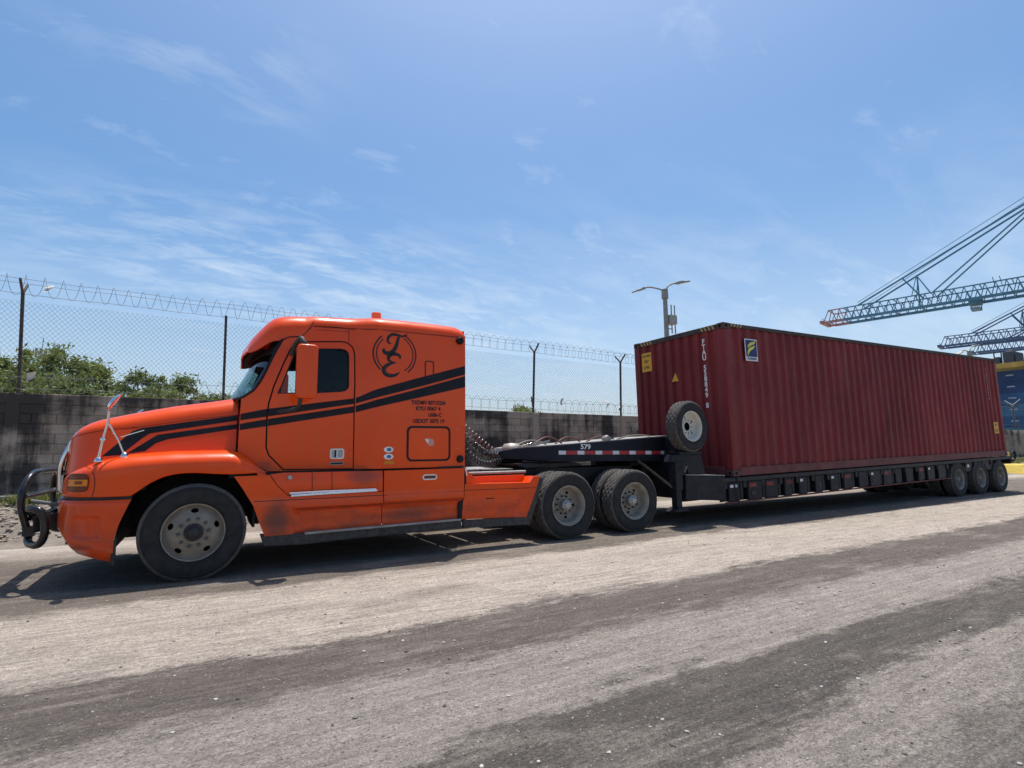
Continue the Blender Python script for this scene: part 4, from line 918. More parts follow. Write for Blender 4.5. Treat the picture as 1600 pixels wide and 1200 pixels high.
# drop from neck to deck
B('neck_drop', MB().prism([(7.36, 1.08), (7.40, 1.552), (7.80, 1.50), (7.95, 1.15), (8.0, .84), (8.0, .45), (7.36, .45), (7.36, .72)], .32, FAR(.32)), NAVY, bevel=.015)
for y0 in (.05, FAR(.05)-.20):
    B('drop_side_plate', MB().prism([(6.98, 1.10), (7.05, 1.22), (7.75, 1.22), (7.84, .87), (7.42, .87), (7.36, 1.06)], y0+.03, y0+.19), NAVY, bevel=.008)
    B('deck_front_box', MB().prism([(7.31, .865), (8.32, .825), (8.32, .375), (8.0, .405), (7.29, .452)], y0, y0+.20), NAVY, bevel=.012)
    B('deck_front_cap', MB().hexa([(q, y, z0+h) for h in (.0, .014) for y in (y0-.01, y0+.21) for q, z0 in ((7.31, .868), (8.30, .829))]), DECK)
    lg = B('landing_leg', MB().box(7.075, 7.235, y0+.0, y0+.16, .62, 1.10), NAVY, bevel=.012); B('inner_leg', MB().box(7.095, 7.215, y0+.02, y0+.14, .30, .64), NAVY, lg)
    B('foot', MB().prism([(6.98, .262), (7.36, .262), (7.30, .29), (7.22, .33), (7.10, .33), (7.02, .29)], y0-.03, y0+.19), NAVY, lg, bevel=.006)
    B('gear_box', MB().box(7.20, 7.36, y0+.02, y0+.16, .88, 1.10), NAVY, lg, bevel=.02); B('crank', MB().tube([(7.28, y0+.02, 1.02), (7.28, y0-.06, 1.02), (7.22, y0-.06, .93)], .012, 6), GALV, lg)
    B('leg_brace', MB().beam((6.72, y0+.56 if y0 < 1 else y0-.36, 1.14), (7.09, y0+.10, .66), .035), POSTM, lg)
# tool box and air tank below the neck
B('tool_box', MB().box(6.75, 7.15, .80, FAR(.80), .78, 1.10), FRAME, bevel=.02)
B('air_tank', MB().lathe([(0, -.5), (.12, -.48), (.15, -.42), (.15, .42), (.12, .48), (0, .5)], 20, (6.4, 1.24, .70)), FRAME, smooth=40)
# main deck
X0, X1 = 8.30, 17.15; XE = 20.98
for y0 in (.40, FAR(.40)-.14): B('main_beam', MB().hexa([(x, y, z+dz(x)) for z in (.40, .74) for y in (y0, y0+.14) for x in (7.6, XE)]), FRAME)
x = X0
while x < XE-.3:
    B('cross_member', MB().box(x, x+.09, .07, FAR(.07), .60+dz(x), .73+dz(x)), FRAME); x += .54
PLK = M('deck_plank', (0.09, 0.075, 0.06), .85, 0, .35, 4, bump=.3, bscale=40)
for i in range(8):
    y0 = .13+i*.281; B('deck_plank', MB().hexa([(x, y, z+dz(x)) for z in (.742, .782) for y in (y0, y0+.272) for x in (7.9, XE-.1)]), PLK)
SIDEM = M('side_rail_steel', (0.028, 0.028, 0.030), .55, .1, .3, 4, dust=.4, dcol=(.07, .062, .055), spec=.2)
REDW = M('worn_red_oxide', (0.16, 0.045, 0.035), .7, 0, .35, 5, dust=.4, dcol=(.10, .08, .07))
for y0, y1 in ((.045, .10), (FAR(.10), FAR(.045))):
    B('side_rail', MB().hexa([(x, y, z+dz(x)) for z in (.715, .797) for y in (y0, y1) for x in (8.22, XE)]), SIDEM, bevel=.008, seg=1)
    B('lower_rail', MB().hexa([(x, y, z+dz(x)) for z in (.335, .362) for y in (y0+.015, y1) for x in (8.34, X1)]), REDW, bevel=.004, seg=1)
    B('side_web', MB().hexa([(x, y, z+dz(x)) for z in (.36, .72) for y in ((.17, .19) if y0 < 1 else (FAR(.19), FAR(.17))) for x in (8.3, X1)]), FRAME)
x = 8.42; i = 0
refl = {0: 'W', 1: 'R', 2: 'R', 3: 'R', 4: 'W', 6: 'W', 7: 'R', 9: 'W', 10: 'R', 13: 'R', 14: 'W'}
while x < X1-.2:
    w = (.30, .24, .38, .33, .27, .41, .30, .22)[(i*5) % 8]
    for y0, s_ in ((.062, 1), (FAR(.062), -1)):
        ya, yb = sorted((y0, y0+s_*.10)); o = B('outrigger', MB().hexa([(q, y, z+dz(q)) for z in (.363, .713) for y in (ya, yb) for q in (x, x+w)]), NAVY, bevel=.012, seg=1)
        r = refl.get(i)
        if s_ > 0 and r:
            ww, hh = (.085, .05) if r == 'W' else (.20, .07); xx = x+.03
            for rep in range(2 if i == 0 else 1):
                B('reflector', MB().hexa([(q, y, z+dz(q)) for z in (.665-hh, .665) for y in (ya-.006, ya-.001) for q in (xx+rep*.14, xx+rep*.14+ww)]), WHTR if r == 'W' else M('reflector_red_dull', (.22, .03, .03), .5) if i % 3 else M('reflector_red_faded', (.12, .025, .022), .6), o)
        if s_ > 0 and i % 4 == 1:
            B('tie_ring', MB().lathe([(.030+.006*math.cos(a), .006*math.sin(a)) for a in np.linspace(0, 2*PI, 6, endpoint=False)], 14, (x+.13, ya-.008, .49+dz(x)), closed=True), GALV, o)
        if s_ > 0: B('stake_pocket', MB().box(x+w+.04, x+w+.10, ya+.02, ya+.06, .40+dz(x), .71+dz(x)), FRAME, o)
    x += max(w+.10, (.54, .50, .60, .47, .56)[i % 5]); i += 1
# deck chain hanging by the container corner
pth = [(8.62+.01*math.sin(q*9), .03+.006*math.cos(q*7), .80-q*.5) for q in np.linspace(0, 1, 12)]; B('hanging_chain', MB().tube(pth, .012, 5), BLACK)
# suspension and axles
TX = (17.58, 18.89, 20.20); RT = .455
for tx in TX:
    ax = B('axle', MB().tube([(tx, .2, RT), (tx, FAR(.2), RT)], .065, 10), FRAME, smooth=50)
for j, hx in enumerate((18.24, 19.55)):
    for y0 in (.10, FAR(.10)-.10):
        h = B('spring_hanger', MB().prism([(hx-.32, .80+dz(hx)-.08), (hx+.32, .80+dz(hx)-.08), (hx+.13, .46+dz(hx)), (hx-.13, .46+dz(hx))], y0, y0+.10), NAVY, bevel=.01)
        if y0 < 1: B('reflector', MB().box(hx-.06, hx+.06, y0-.006, y0-.001, (.60 if j == 0 else .83)+dz(hx)-.02, (.67 if j == 0 else .89)+dz(hx)-.02), WHTR, h)
        B('leaf_spring', MB().tube([(hx-.62, y0+.5 if y0 < 1 else y0-.4, .60), (hx, y0+.5 if y0 < 1 else y0-.4, .70), (hx+.62, y0+.5 if y0 < 1 else y0-.4, .60)], .05, 6), FRAME)
tw0 = None
for tx in TX:
    for y, rz, outer in ((.05, 0, True), (.36, 0, False), (FAR(.05), PI, True), (FAR(.36), PI, False)):
        if outer:
            if tw0 is None: tw0 = wheel_drive(trl, (tx, y, RT-.005), rz, True, RT, RIMT, RIMT); w = tw0
            else: w = copy_tree(tw0)
        else: w = copy_tree(twi) if 'twi' in globals() else wheel_drive(trl, (tx, y, RT-.005), rz, False, RT, RIMT, RIMT)
        if not outer: twi = w
        w.location = (tx, y, RT-.005); w.rotation_euler = (0, 0, rz)
# tail
B('tail_beam', MB().box(XE, XE+.12, .06, FAR(.06), .58+dz(XE), .80+dz(XE)), NAVY, bevel=.015)
for y0 in (.10, .34, FAR(.42), FAR(.18)): B('tail_lamp', MB().box(XE+.12, XE+.15, y0, y0+.12, .64+dz(XE), .76+dz(XE)), REDR, bevel=.01)
B('tail_hook', MB().tube(cr([(XE+.02, .03, .86+dz(XE)), (XE+.12, .01, .95+dz(XE)), (XE+.20, .01, .88+dz(XE)), (XE+.19, .02, .72+dz(XE)), (XE+.10, .04, .66+dz(XE))], 5), .028, 8), NAVY, smooth=50)
# air and power lines looping over the neck
HOSE = M('red_brown_hose', (0.10, 0.035, 0.03), .5); HOSG = M('grey_hose', (0.16, 0.15, 0.14), .5)
for j, (x0, x1, yy, h, m_) in enumerate(((4.70, 5.35, .85, .13, HOSE), (5.25, 5.85, 1.0, .10, HOSE), (5.8, 6.5, .85, .07, HOSE), (4.4, 5.1, .95, .09, HOSG), (6.4, 7.3, .75, .045, HOSG))):
    zz = lerp([4.08, 4.52, 5.455, 7.48], [1.30, 1.38, 1.44, 1.575]); B('air_line', MB().tube([(x0+(x1-x0)*t, yy+.1*t, zz(x0+(x1-x0)*t)+h*math.sin(PI*t)) for t in np.linspace(0, 1, 12)], .013, 6), m_, smooth=60)
B('hose_bracket', MB().beam((4.25, 1.0, 1.30), (4.95, .72, 1.47), .035), DECK); B('hose_bracket', MB().beam((4.30, 1.05, 1.29), (4.85, .85, 1.43), .03), GALV)
B('glad_hand', MB().lathe([(0, .07), (.06, .06), (.075, 0), (.06, -.06), (0, -.07)], 12, (6.12, .70, 1.50)), DECK, smooth=50)
B('coupling_cover', MB().lathe([(0, .085), (.12, .07), (.17, 0), (.17, -.06)], 16, (4.42, 1.05, 1.36), 'z'), DECK, smooth=50)
# spare wheels
sp = thing('spare_wheel', 'spare wheel with cream rim standing on the drop of the gooseneck, near side', 'wheel', (7.49, .0, 1.718), 'spare wheels on the trailer neck')
w = wheel_drive(None, (0, 0, 0), 0, True, .452, RIMW, HUBM, 'wheel', hub=False, tread=True, depth=.14)
def adopt(root, w, loc):
    for ch in list(w.children): ch.parent = root
    bpy.data.objects.remove(w)
adopt(sp, w, None); sp.rotation_euler = (rad(-2), rad(40), rad(3)); 
sp2 = copy_tree(sp); sp2.name = 'spare_wheel'; sp2.location = (8.98, 2.78, 1.56); sp2.rotation_euler = (0, rad(70), PI); sp2['label'] = 'dark spare wheel half hidden behind the far front corner of the container'
for ch in sp2.children:
    pass
B('spare_bracket', MB().box(7.20, 7.75, .06, .30, 1.22, 1.272), NAVY, bevel=.01); B('spare_bracket', MB().box(8.86, 9.1, 2.40, 2.80, 1.05, 1.11), NAVY, bevel=.01)
B('spare_post', MB().box(7.45, 7.53, .25, .33, 1.2, 1.85), NAVY); B('spare_post', MB().box(8.94, 9.02, 2.44, 2.50, .75, 1.11), NAVY)
# ---------------------------------------------------------------- tractor
trk = thing('semi_truck', 'bright orange sleeper-cab semi truck with black stripes and a bull bar', 'truck', (1.5, 1.24, 0.0))
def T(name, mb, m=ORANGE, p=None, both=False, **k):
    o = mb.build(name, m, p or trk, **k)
    if both:
        b2 = MB(); b2.v = [(x, 2*YC-y, z) for x, y, z in mb.v]; b2.f = [tuple(reversed(f)) for f in mb.f]; b2.build(name, m, p or trk, **k)
    return o
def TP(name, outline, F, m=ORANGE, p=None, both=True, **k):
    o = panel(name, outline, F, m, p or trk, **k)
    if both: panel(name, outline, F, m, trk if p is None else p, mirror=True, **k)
    return o
def yplan(x, x0, x1, y0, d):
    t = max(0, min(.9995, (x0-x)/(x0-x1))); return y0+d*(1-math.sqrt(1-t*t))
Fhood = lambda x, z: yplan(x, -.80, -1.2, .30+.22*(z-1.3), .40)
def Fcab(x, z):
    y = .20-.11*sm((x-1.66)/.29)
    if x < .75: y += .12*((.75-x)/.5)**2
    return y+(.05 if x < 1.7 else .03)*max(0, z-1.95)
# ----- chassis
for y0 in (.80, FAR(.88)): T('frame_rail', MB().box(-.95, 7.0, y0, y0+.085, .76, 1.03), FRAME)
for x in (-.8, .9, 2.0, 3.35, 3.75, 4.05, 5.5, 6.85): T('cross_member', MB().box(x, x+.10, .88, FAR(.88), .80, .98), FRAME)
T('engine', MB().box(-.75, .75, .80, FAR(.80), .55, 1.45), FRAME, bevel=.06); T('radiator', MB().box(-1.0, -.85, .55, FAR(.55), .55, 1.45), FRAME)
T('front_axle', MB().tube([(0, .3, .50), (0, .7, .42), (0, FAR(.7), .42), (0, FAR(.3), .50)], .07, 8), FRAME)
T('cab_floor', MB().box(.30, 3.13, .16, FAR(.16), 1.04, 1.10), FRAME)
T('fuel_tank', MB().lathe([(0, 0), (.28, .0), (.31, .03), (.31, 1.55), (.28, 1.58), (0, 1.58)], 24, (1.25, .46, .70), 'x'), FRAME, smooth=40, both=True)
T('exhaust_box', MB().box(2.0, 3.0, .95, FAR(.95), .42, .80), FRAME, bevel=.05)
T('battery_box', MB().box(3.14, 3.26, .5, FAR(.5), .5, .98), FRAME)
DX = (4.84, 6.147)
for dx in DX:
    T('drive_axle', MB().tube([(dx, .35, .50), (dx, .9, .50), (dx, 1.05, .50), (dx, FAR(1.05), .50), (dx, FAR(.9), .50), (dx, FAR(.35), .50)], [.09, .09, .19, .19, .09, .09], 12), FRAME, smooth=40)
    T('suspension', MB().box(dx-.45, dx+.45, .75, .90, .42, .62), FRAME, bevel=.05, both=True)
# deck plates and rails behind the sleeper
for x0, x1 in ((3.20, 3.62), (3.66, 4.20)): T('deck_plate', MB().box(x0, x1, .62, FAR(.62), 1.032, 1.046), DECK)
T('deck_tube', MB().tube([(3.25, .34, 1.005), (4.25, .34, 1.005)], .022, 8), DECK, smooth=50, both=True)
T('fifth_wheel', MB().prism([(4.30, 1.118), (5.45, 1.118), (5.62, 1.075), (5.5, 1.055), (4.5, 1.04), (4.35, 1.075)], .72, FAR(.72)), BLACK, bevel=.01)
T('fifth_wheel_mount', MB().box(4.75, 5.15, .80, FAR(.80), 1.03, 1.06), BLACK)
T('rear_crossmember', MB().box(6.98, 7.02, .78, FAR(.78), .72, 1.03), FRAME)
# ----- wheels
fw_ = wheel_front(trk, (0, .055, .497)); w = copy_tree(fw_); w.location = (0, FAR(.055), .497); w.rotation_euler = (0, 0, PI); fw_.rotation_euler = (0, rad(4), 0)
d0 = None; di = None
for j, dx in enumerate(DX):
    for y, rz, outer in ((.05, 0, 1), (.375, 0, 0), (FAR(.05), PI, 1), (FAR(.375), PI, 0)):
        if outer:
            w = d0 = wheel_drive(trk, (dx, y, .496), rz) if d0 is None else d0; 
            if j or rz: w = copy_tree(d0)
        else:
            if di is None: w = di = wheel_drive(trk, (dx, y, .496), rz, False)
            else: w = copy_tree(di)
        w.location = (dx, y, .496); w.rotation_euler = (0, rad(17*j+5), rz)
# ----- front bumper: swept round the nose
def plan(s, xr, xc=-1.22, y0=.055, a=.50, b=.56):
    """plan curve from the near rear (s=0) round the corner to the centre (s=1)"""
    if s < .35: return (xr+(xc+a-xr)*s/.35, y0)
    if s < .80: t = (s-.35)/.45*PI/2; return (xc+a-a*math.sin(t), y0+b*(1-math.cos(t)))
    t = (s-.80)/.20; return (xc, y0+b+(YC-y0-b)*t)
S = [i/110 for i in range(111)]
def full(row): return row+[(x, 2*YC-y, z) for x, y, z in reversed(row[:-1])]
xr_z = lerp([.255, .49, .625, .80, .86, .895], [-.679, -.679, -.650, -.588, -.566, -.556])
zbot = lerp([-1.22, -1.172, -1.125, -1.077, -1.002, -.81, -.68], [.56, .53, .47, .405, .355, .298, .258])
rows = []
for k in range(31):
    t = k/30; row = []
    for s in S:
        x, y = plan(s, -.62); zb = zbot(x); z = zb+(.868-zb)*t; x, y = plan(s, xr_z(z))
        ins = .05*max(0, 1-t/.22)**2+.022*max(0, (t-.93)/.07)**1.5   # tuck under and rounded top edge
        rec = 0
        if -1.05 < x < -.79 and .50 < z < .72: rec = .022*sm(min(x+1.05, -.79-x)/.022)*sm(min(z-.50, .72-z)/.022)
        nx = 1 if s > .80 else math.sin((s-.35)/.45*PI/2) if s > .35 else 0; ny = 0 if s > .8 else math.cos((s-.35)/.45*PI/2) if s > .35 else 1
        row.append((x+nx*(ins+rec), y+ny*(ins+rec), z))
    rows.append(full(row))
T('front_bumper', MB().grid(rows), thick=.02, smooth=40)
rows = [full([(plan(s, -.56)[0]+.03*(1 if s > .5 else 0), plan(s, -.56)[1]+.035, z) for s in S]) for z in (.855, .93)]
T('bumper_gap_trim', MB().grid(rows), BLACK)
T('bumper_stone_guard', MB().prism([(-.70, .27), (-.665, .22), (-.655, .30), (-.66, .50), (-.675, .50)], .06, .075), BLACK)
T('bumper_backing', MB().box(-.74, -.71, .13, FAR(.13), .34, .88), SEAL); T('splash_guard', MB().box(-.78, -.45, .12, .14, .95, 1.0), SEAL); T('splash_guard', MB().box(-.80, -.42, FAR(.18), FAR(.15), .22, .95), SEAL); T('undertray', MB().box(-1.12, -.72, .45, FAR(.45), .42, .45), SEAL)
# ----- fenders
crest = lerp([-1.24, -1.19, -1.037, -.904, -.582, -.242, .119, .30, .348, .427, .551, .663, .70], [1.12, 1.185, 1.232, 1.266, 1.324, 1.348, 1.355, 1.356, 1.352, 1.315, 1.205, 1.113, 1.108])
fbot = lerp([-1.25, -.575, -.555, -.50, -.446, -.375, -.303, -.22, -.135, -.03, .041, .18, .315, .45, .70], [.903, .900, .905, .955, .999, 1.045, 1.081, 1.103, 1.114, 1.116, 1.111, 1.098, 1.090, 1.092, 1.102])
SF = [0.0]+[i/70*.96 for i in range(1, 71)]
cols = []
for s in SF:
    x, y = plan(s, .672, -1.20, .05, .50, .55); zb, zt = fbot(x), crest(x); h = max(.012, zt-zb); rz = min(.15, h*.75); c = []
    nx = math.sin((s-.35)/.45*PI/2) if .35 < s < .8 else (1 if s >= .8 else 0); ny = math.sqrt(max(0, 1-nx*nx))
    def put(z, ins): c.append((x+nx*ins*.9, y+ny*ins, z))
    put(zb, .012); put(zb+.006, .003); put(zb+.014, .0)
    for q in (.25, .5, .75, 1): put(zb+.014+(h-rz-.014)*q if h-rz > .02 else zb+.014+.002*q, 0)
    wd = .24 if x < .35 else .24*max(.25, (h/.26))
    for q in range(1, 9): a = q/8*PI/2; put(zt-rz+rz*math.sin(a), wd*(1-math.cos(a)))
    put(zt-.006, wd+.08); put(zt-.03, wd+.30); cols.append(c)
T('fender', MB().grid(cols), thick=.012, smooth=38, both=True)
# wheel-house liner
lin = [[(.0+.63*math.cos(a), y, .50+.615*math.sin(a)) for a in np.linspace(rad(8), rad(176), 30)] for y in (.085, .75)]
T('wheel_house', MB().grid(lin), SEAL, both=True); T('wheel_house_wall', MB().box(-.62, .62, .74, .78, .58, 1.1), SEAL, both=True)
T('mud_flap', MB().box(.56, .585, .12, .60, .50, .95), SEAL, both=True)
Ffd = lambda x, z: yplan(x, -.70, -1.20, .05, .55)
l_ = TP('turn_marker', rrect(-1.125, -.925, .953, 1.134, .055), lambda x, z: Ffd(x, z)-.010, M('marker_dark_red', (.13, .022, .008), .25, 0, .12, 20, spec=.3), thick=.02, step=.03, both=False)
panel('amber_band', rrect(-1.118, -.932, 1.010, 1.074, .008), lambda x, z: Ffd(x, z)-.0135, M('amber_lens', (.75, .22, .015), .25, 0, .15, 40, spec=.3), l_, thick=.006, step=.03)
panel('amber_core', rrect(-1.048, -.977, 1.028, 1.061, .004), lambda x, z: Ffd(x, z)-.0155, M('amber_dark', (.22, .05, .01), .2), l_, thick=.004, step=.03)
for q in (.985, 1.10): panel('lens_rib', rrect(-1.112, -.938, q-.004, q+.004, .002), lambda x, z: Ffd(x, z)-.0125, M('amber_dark', (.22, .05, .01), .2), l_, thick=.004, step=.03)
HL = M('headlamp_lens', (.55, .53, .50), .12, 0, .1, 20, coat=.8)
T('headlamp', MB().grid([full([(plan(s, .6, -1.20, .05, .50, .55)[0]-.012, plan(s, .6, -1.20, .05, .50, .55)[1]-.004, z) for s in [.72+.012*i for i in range(14)]])[:14] for z in (.96, 1.03, 1.11)]), HL, both=True, thick=.01)
# seam of the headlamp bezel
ribbon(cr([(-.885, .905), (-.872, 1.0), (-.880, 1.10), (-.915, 1.17), (-.97, 1.205)], 6), .006, lambda x, z: Ffd(x, z)+(.035 if z > 1.15 else 0), BLKP, 'bezel_seam', trk, .003)
# ----- hood
crz = lerp([-1.19, -1.152, -.994, -.841, -.611, -.086, .361], [1.465, 1.507, 1.547, 1.580, 1.603, 1.704, 1.768])
htz = lerp([-1.19, -1.131, -1.096, -.97, -.807, -.638, -.285, .093, .372], [1.48, 1.555, 1.614, 1.677, 1.722, 1.768, 1.854, 1.923, 1.979])
hcx = sorted(set([-1.185, -1.16, -1.13, -1.10, -1.06, -1.0, -.94, -.86, -.78, -.68, -.56, -.42, -.26, -.08, .1, .26, .372]))
rows = []
for x in hcx:
    z0, z1 = crz(x), htz(x); y0 = Fhood(x, z0); h = z1-z0; row = []
    for q in range(0, 9): a = q/8*PI/2; row.append((x, y0+.22*(1-math.cos(a)), z0+h*math.sin(a)))
    for q in (.3, .65, 1): row.append((x, y0+.22+(YC-y0-.22)*q, z1+.022*math.sin(q*PI/2)))
    rows.append(full(row))
hood = T('hood', MB().grid(rows), thick=.012, smooth=40)
bot = [(x, crest(x)-.075) for x in np.linspace(.366, -1.19, 40)]; top = [(x, crz(x)-.006) for x in np.linspace(-1.165, .366, 40)]
bot = [p for p in bot]; front = [(-1.197, 1.30), (-1.185, 1.40)]
hs = TP('hood_side', bot+front+top, Fhood, step=.07)
for nm, poly in (('u', [(.366, 1.760), (-.543, 1.598), (-.62, 1.566), (-.864, 1.300), (-.707, 1.312), (-.533, 1.488), (-.467, 1.541), (.366, 1.697)]), ('l', [(.366, 1.655), (-.394, 1.527), (-.462, 1.478), (-.657, 1.326), (-.496, 1.351), (-.405, 1.435), (-.30, 1.478), (.366, 1.600)])):
    panel('stripe', poly, lambda x, z: Fhood(x, z)-.0025, STRIPE, hs, thick=.002, step=.07)
MB().beam((-.72, .33, 1.50), (-.52, .345, 1.575), .008).build('hood_badge', CHROME, par(hs, trk))
# grille: chrome surround, dark mesh and bars
gx = lambda z: lerp([.95, 1.17, 1.30, 1.46, 1.55, 1.60], [-1.225, -1.235, -1.215, -1.165, -1.13, -1.09])(z)
gr = T('grille', MB().grid([[(gx(z)+.03, y, z) for y in (.62, FAR(.62))] for z in np.linspace(.95, 1.56, 8)]), SEAL)
MB().tube(cr([(gx(.95)-.01, .66, .95), (gx(1.2)-.012, .64, 1.2), (gx(1.42)-.012, .66, 1.42), (gx(1.55)-.012, .80, 1.56), (gx(1.56)-.03, YC, 1.575), (gx(1.55)-.012, FAR(.80), 1.56), (gx(1.42)-.012, FAR(.66), 1.42), (gx(1.2)-.012, FAR(.64), 1.2), (gx(.95)-.01, FAR(.66), .95)], 6), .022, 8).build('grille_surround', CHROME, gr, smooth=60)
T('grille_edge_trim', MB().tube(cr([(-1.222, .70, 1.18), (-1.205, .66, 1.31), (-1.168, .62, 1.45), (-1.125, .62, 1.55)], 5), .018, 8), CHROME, smooth=60, both=True)
for z in np.linspace(1.0, 1.5, 8): MB().beam((gx(z)-.004, .66, z), (gx(z)-.004, FAR(.66), z), .014, .02).build('grille_bar', CHROME, gr)
# ----- cab and sleeper shell
door_o = [(.867, 1.123), (.705, 1.293), (.672, 1.381), (.668, 1.737), (.679, 1.897), (.726, 2.101), (.829, 2.396), (.899, 2.570), (.935, 2.628), (.984, 2.660), (1.25, 2.688), (1.50, 2.712), (1.565, 2.702), (1.618, 2.668), (1.645, 2.620), (1.660, 2.55), (1.668, 2.149), (1.664, 2.018), (1.672, 1.115)]
win_o = [(.762, 2.012), (.809, 2.131), (.946, 2.545), (.982, 2.578), (1.25, 2.602), (1.48, 2.622), (1.545, 2.612), (1.582, 2.580), (1.594, 2.53), (1.598, 2.148), (1.585, 2.11), (1.555, 2.082), (1.50, 2.066), (1.225, 2.040)]
shell = [(.70, 1.108), (3.139, 1.112), (3.151, 2.242), (3.158, 2.90), (2.4, 2.90), (1.58, 2.893), (1.150, 2.878), (1.093, 2.815), (1.006, 2.722), (.875, 2.703), (.800, 2.655), (.732, 2.533), (.591, 2.166), (.497, 2.016), (.392, 1.945), (.388, 1.80), (.383, 1.345), (.432, 1.30), (.556, 1.19)]
def grow(poly, d):
    c = Vector((sum(p[0] for p in poly)/len(poly), sum(p[1] for p in poly)/len(poly))); k = len(poly); out = []
    for i in range(k):
        a, b, e = Vector(poly[i-1]), Vector(poly[i]), Vector(poly[(i+1) % k]); n1 = Vector(((b-a).y, -(b-a).x)).normalized(); n2 = Vector(((e-b).y, -(e-b).x)).normalized(); n = (n1+n2).normalized()
        q = b+n*d
        if (d > 0) == ((q-c).length < (b-c).length): q = b-n*d
        out.append((q.x, q.y))
    return out
sleeper_split = 1.70
cabside = TP('cab_shell_side', shell, Fcab, holes=[grow(door_o, .009)], step=.075)
door = TP('door', grow(door_o, -.009), Fcab, holes=[win_o], step=.07)
for mr in (False, True):
    panel('door_seal', grow(door_o, .022), lambda x, z: Fcab(x, z)+.016, SEAL, trk, holes=[grow(door_o, -.03)], step=.08, thick=.01, mirror=mr)
    panel('window_seal', grow(win_o, .004), lambda x, z: Fcab(x, z)+.0005, SEAL, door, holes=[grow(win_o, -.016)], step=.08, thick=.02, mirror=mr)
    panel('window_glass', grow(win_o, .006), lambda x, z: Fcab(x, z)+.018, GLASS, door, step=.12, thick=0, mirror=mr)
    panel('quarter_bar', [(.985, 2.03), (1.015, 2.03), (1.055, 2.585), (1.035, 2.585)], lambda x, z: Fcab(x, z)+.006, SEAL, door, step=.2, thick=.02, mirror=mr)
# stripes over cab, door and sleeper
xs1 = [.40, .662, 1.658, 1.712, 1.80, 1.897, 2.49, 3.15]
def band(zt_, zb_): 
    ft, fb = lerp(*zt_), lerp(*zb_)
    return ft, fb
f1t = lerp([.362, .662, 1.658, 1.712, 1.897, 2.49, 3.154], [1.760, 1.829, 1.992, 2.010, 2.103, 2.293, 2.497]); f1b = lerp([.365, .666, 1.66, 1.713, 1.898, 2.49, 3.153], [1.690, 1.739, 1.923, 1.938, 1.998, 2.172, 2.378])
f2t = lerp([.367, .667, 1.661, 1.714, 1.898, 2.49, 3.152], [1.648, 1.709, 1.892, 1.906, 1.968, 2.145, 2.352]); f2b = lerp([.37, .67, 1.663, 1.716, 1.90, 2.49, 3.15], [1.577, 1.628, 1.812, 1.824, 1.878, 2.028, 2.200])
for ft, fb in ((f1t, f1b), (f2t, f2b)):
    for x0, x1, p_ in ((.392, .664, cabside), (.680, 1.658, door), (1.680, 3.150, cabside)):
        q = np.linspace(x0, x1, 24); panel('stripe', [(x, fb(x)) for x in q]+[(x, ft(x)) for x in q[::-1]], lambda x, z: Fcab(x, z)-.0025, STRIPE, p_, thick=.002, step=.07)
# vertical body seams
for pts in ([(1.583, 2.715), (1.583, 2.88)], [(1.16, 2.872), (1.60, 2.885), (2.4, 2.890), (3.12, 2.892)]): ribbon(cr(pts, 8), .006, Fcab, BLKP, 'body_seam', cabside)
ribbon([(1.19, 2.835), (1.583, 2.85)], .004, Fcab, BLKP, 'body_seam', cabside)
# ----- roof with drooping visor
sil = lerp([.38, .392, .40, .457, .548, .63, .704, .813, .95, 1.157, 1.5, 1.9, 2.4, 2.9, 3.08, 3.14, 3.165], [2.56, 2.58, 2.64, 2.735, 2.835, 2.915, 2.965, 3.000, 3.020, 3.034, 3.060, 3.078, 3.086, 3.082, 3.070, 3.03, 2.97])
zlow = lerp([.38, .42, .50, .58, .64, .70, .791, .875, 1.006, 1.093, 1.150, 1.4, 3.165], [2.535, 2.530, 2.555, 2.60, 2.635, 2.655, 2.664, 2.712, 2.731, 2.820, 2.884, 2.897, 2.906])
rows = []
for x in [.385, .39, .40, .42, .44, .46, .48, .50, .53, .57, .61, .65, .70, .75, .80, .87, .94, 1.0, 1.05, 1.09, 1.15, 1.25, 1.4, 1.583, 1.70, 1.80, 1.9, 2.0, 2.3, 2.7, 2.95, 3.05, 3.10, 3.14, 3.16]:
    z0, z1 = zlow(x), max(sil(x), zlow(x)+.02)
    y0 = Fcab(x if x > .75 else .75, 2.85)-.004+(.30*max(0, (.80-x)/.42)**1.8 if x < .80 else 0); h = z1-z0; row = []
    rr = min(.20, h*.9) if x < 1.1 else min(h, .16); ry = .22 if x < 1.1 else .17+.03*sm((x-1.1)/.4)
    if x > 3.0: y0 += .012*((x-3.0)/.16)**2
    for q in (0, .5): row.append((x, y0, z0+(h-rr)*q))
    for q in range(0, 9): a = q/8*PI/2; row.append((x, y0+ry*(1-math.cos(a)), z1-rr+rr*math.sin(a)))
    for q in (.3, .65, 1): row.append((x, y0+ry+(YC-y0-ry)*q, z1+.035*math.sin(q*PI/2)*(1 if x > .5 else .3)))
    if x < .80:   # bow the visor forward towards the centre line
        bow = .03*max(0, (.80-x)/.42); row = [(.80-(.80-px)*.86-bow*sm((py-y0)/(YC-y0)), py, pz) for px, py, pz in row]
    rows.append(full(row))
roof = T('roof', MB().grid(rows), thick=.02, smooth=42)
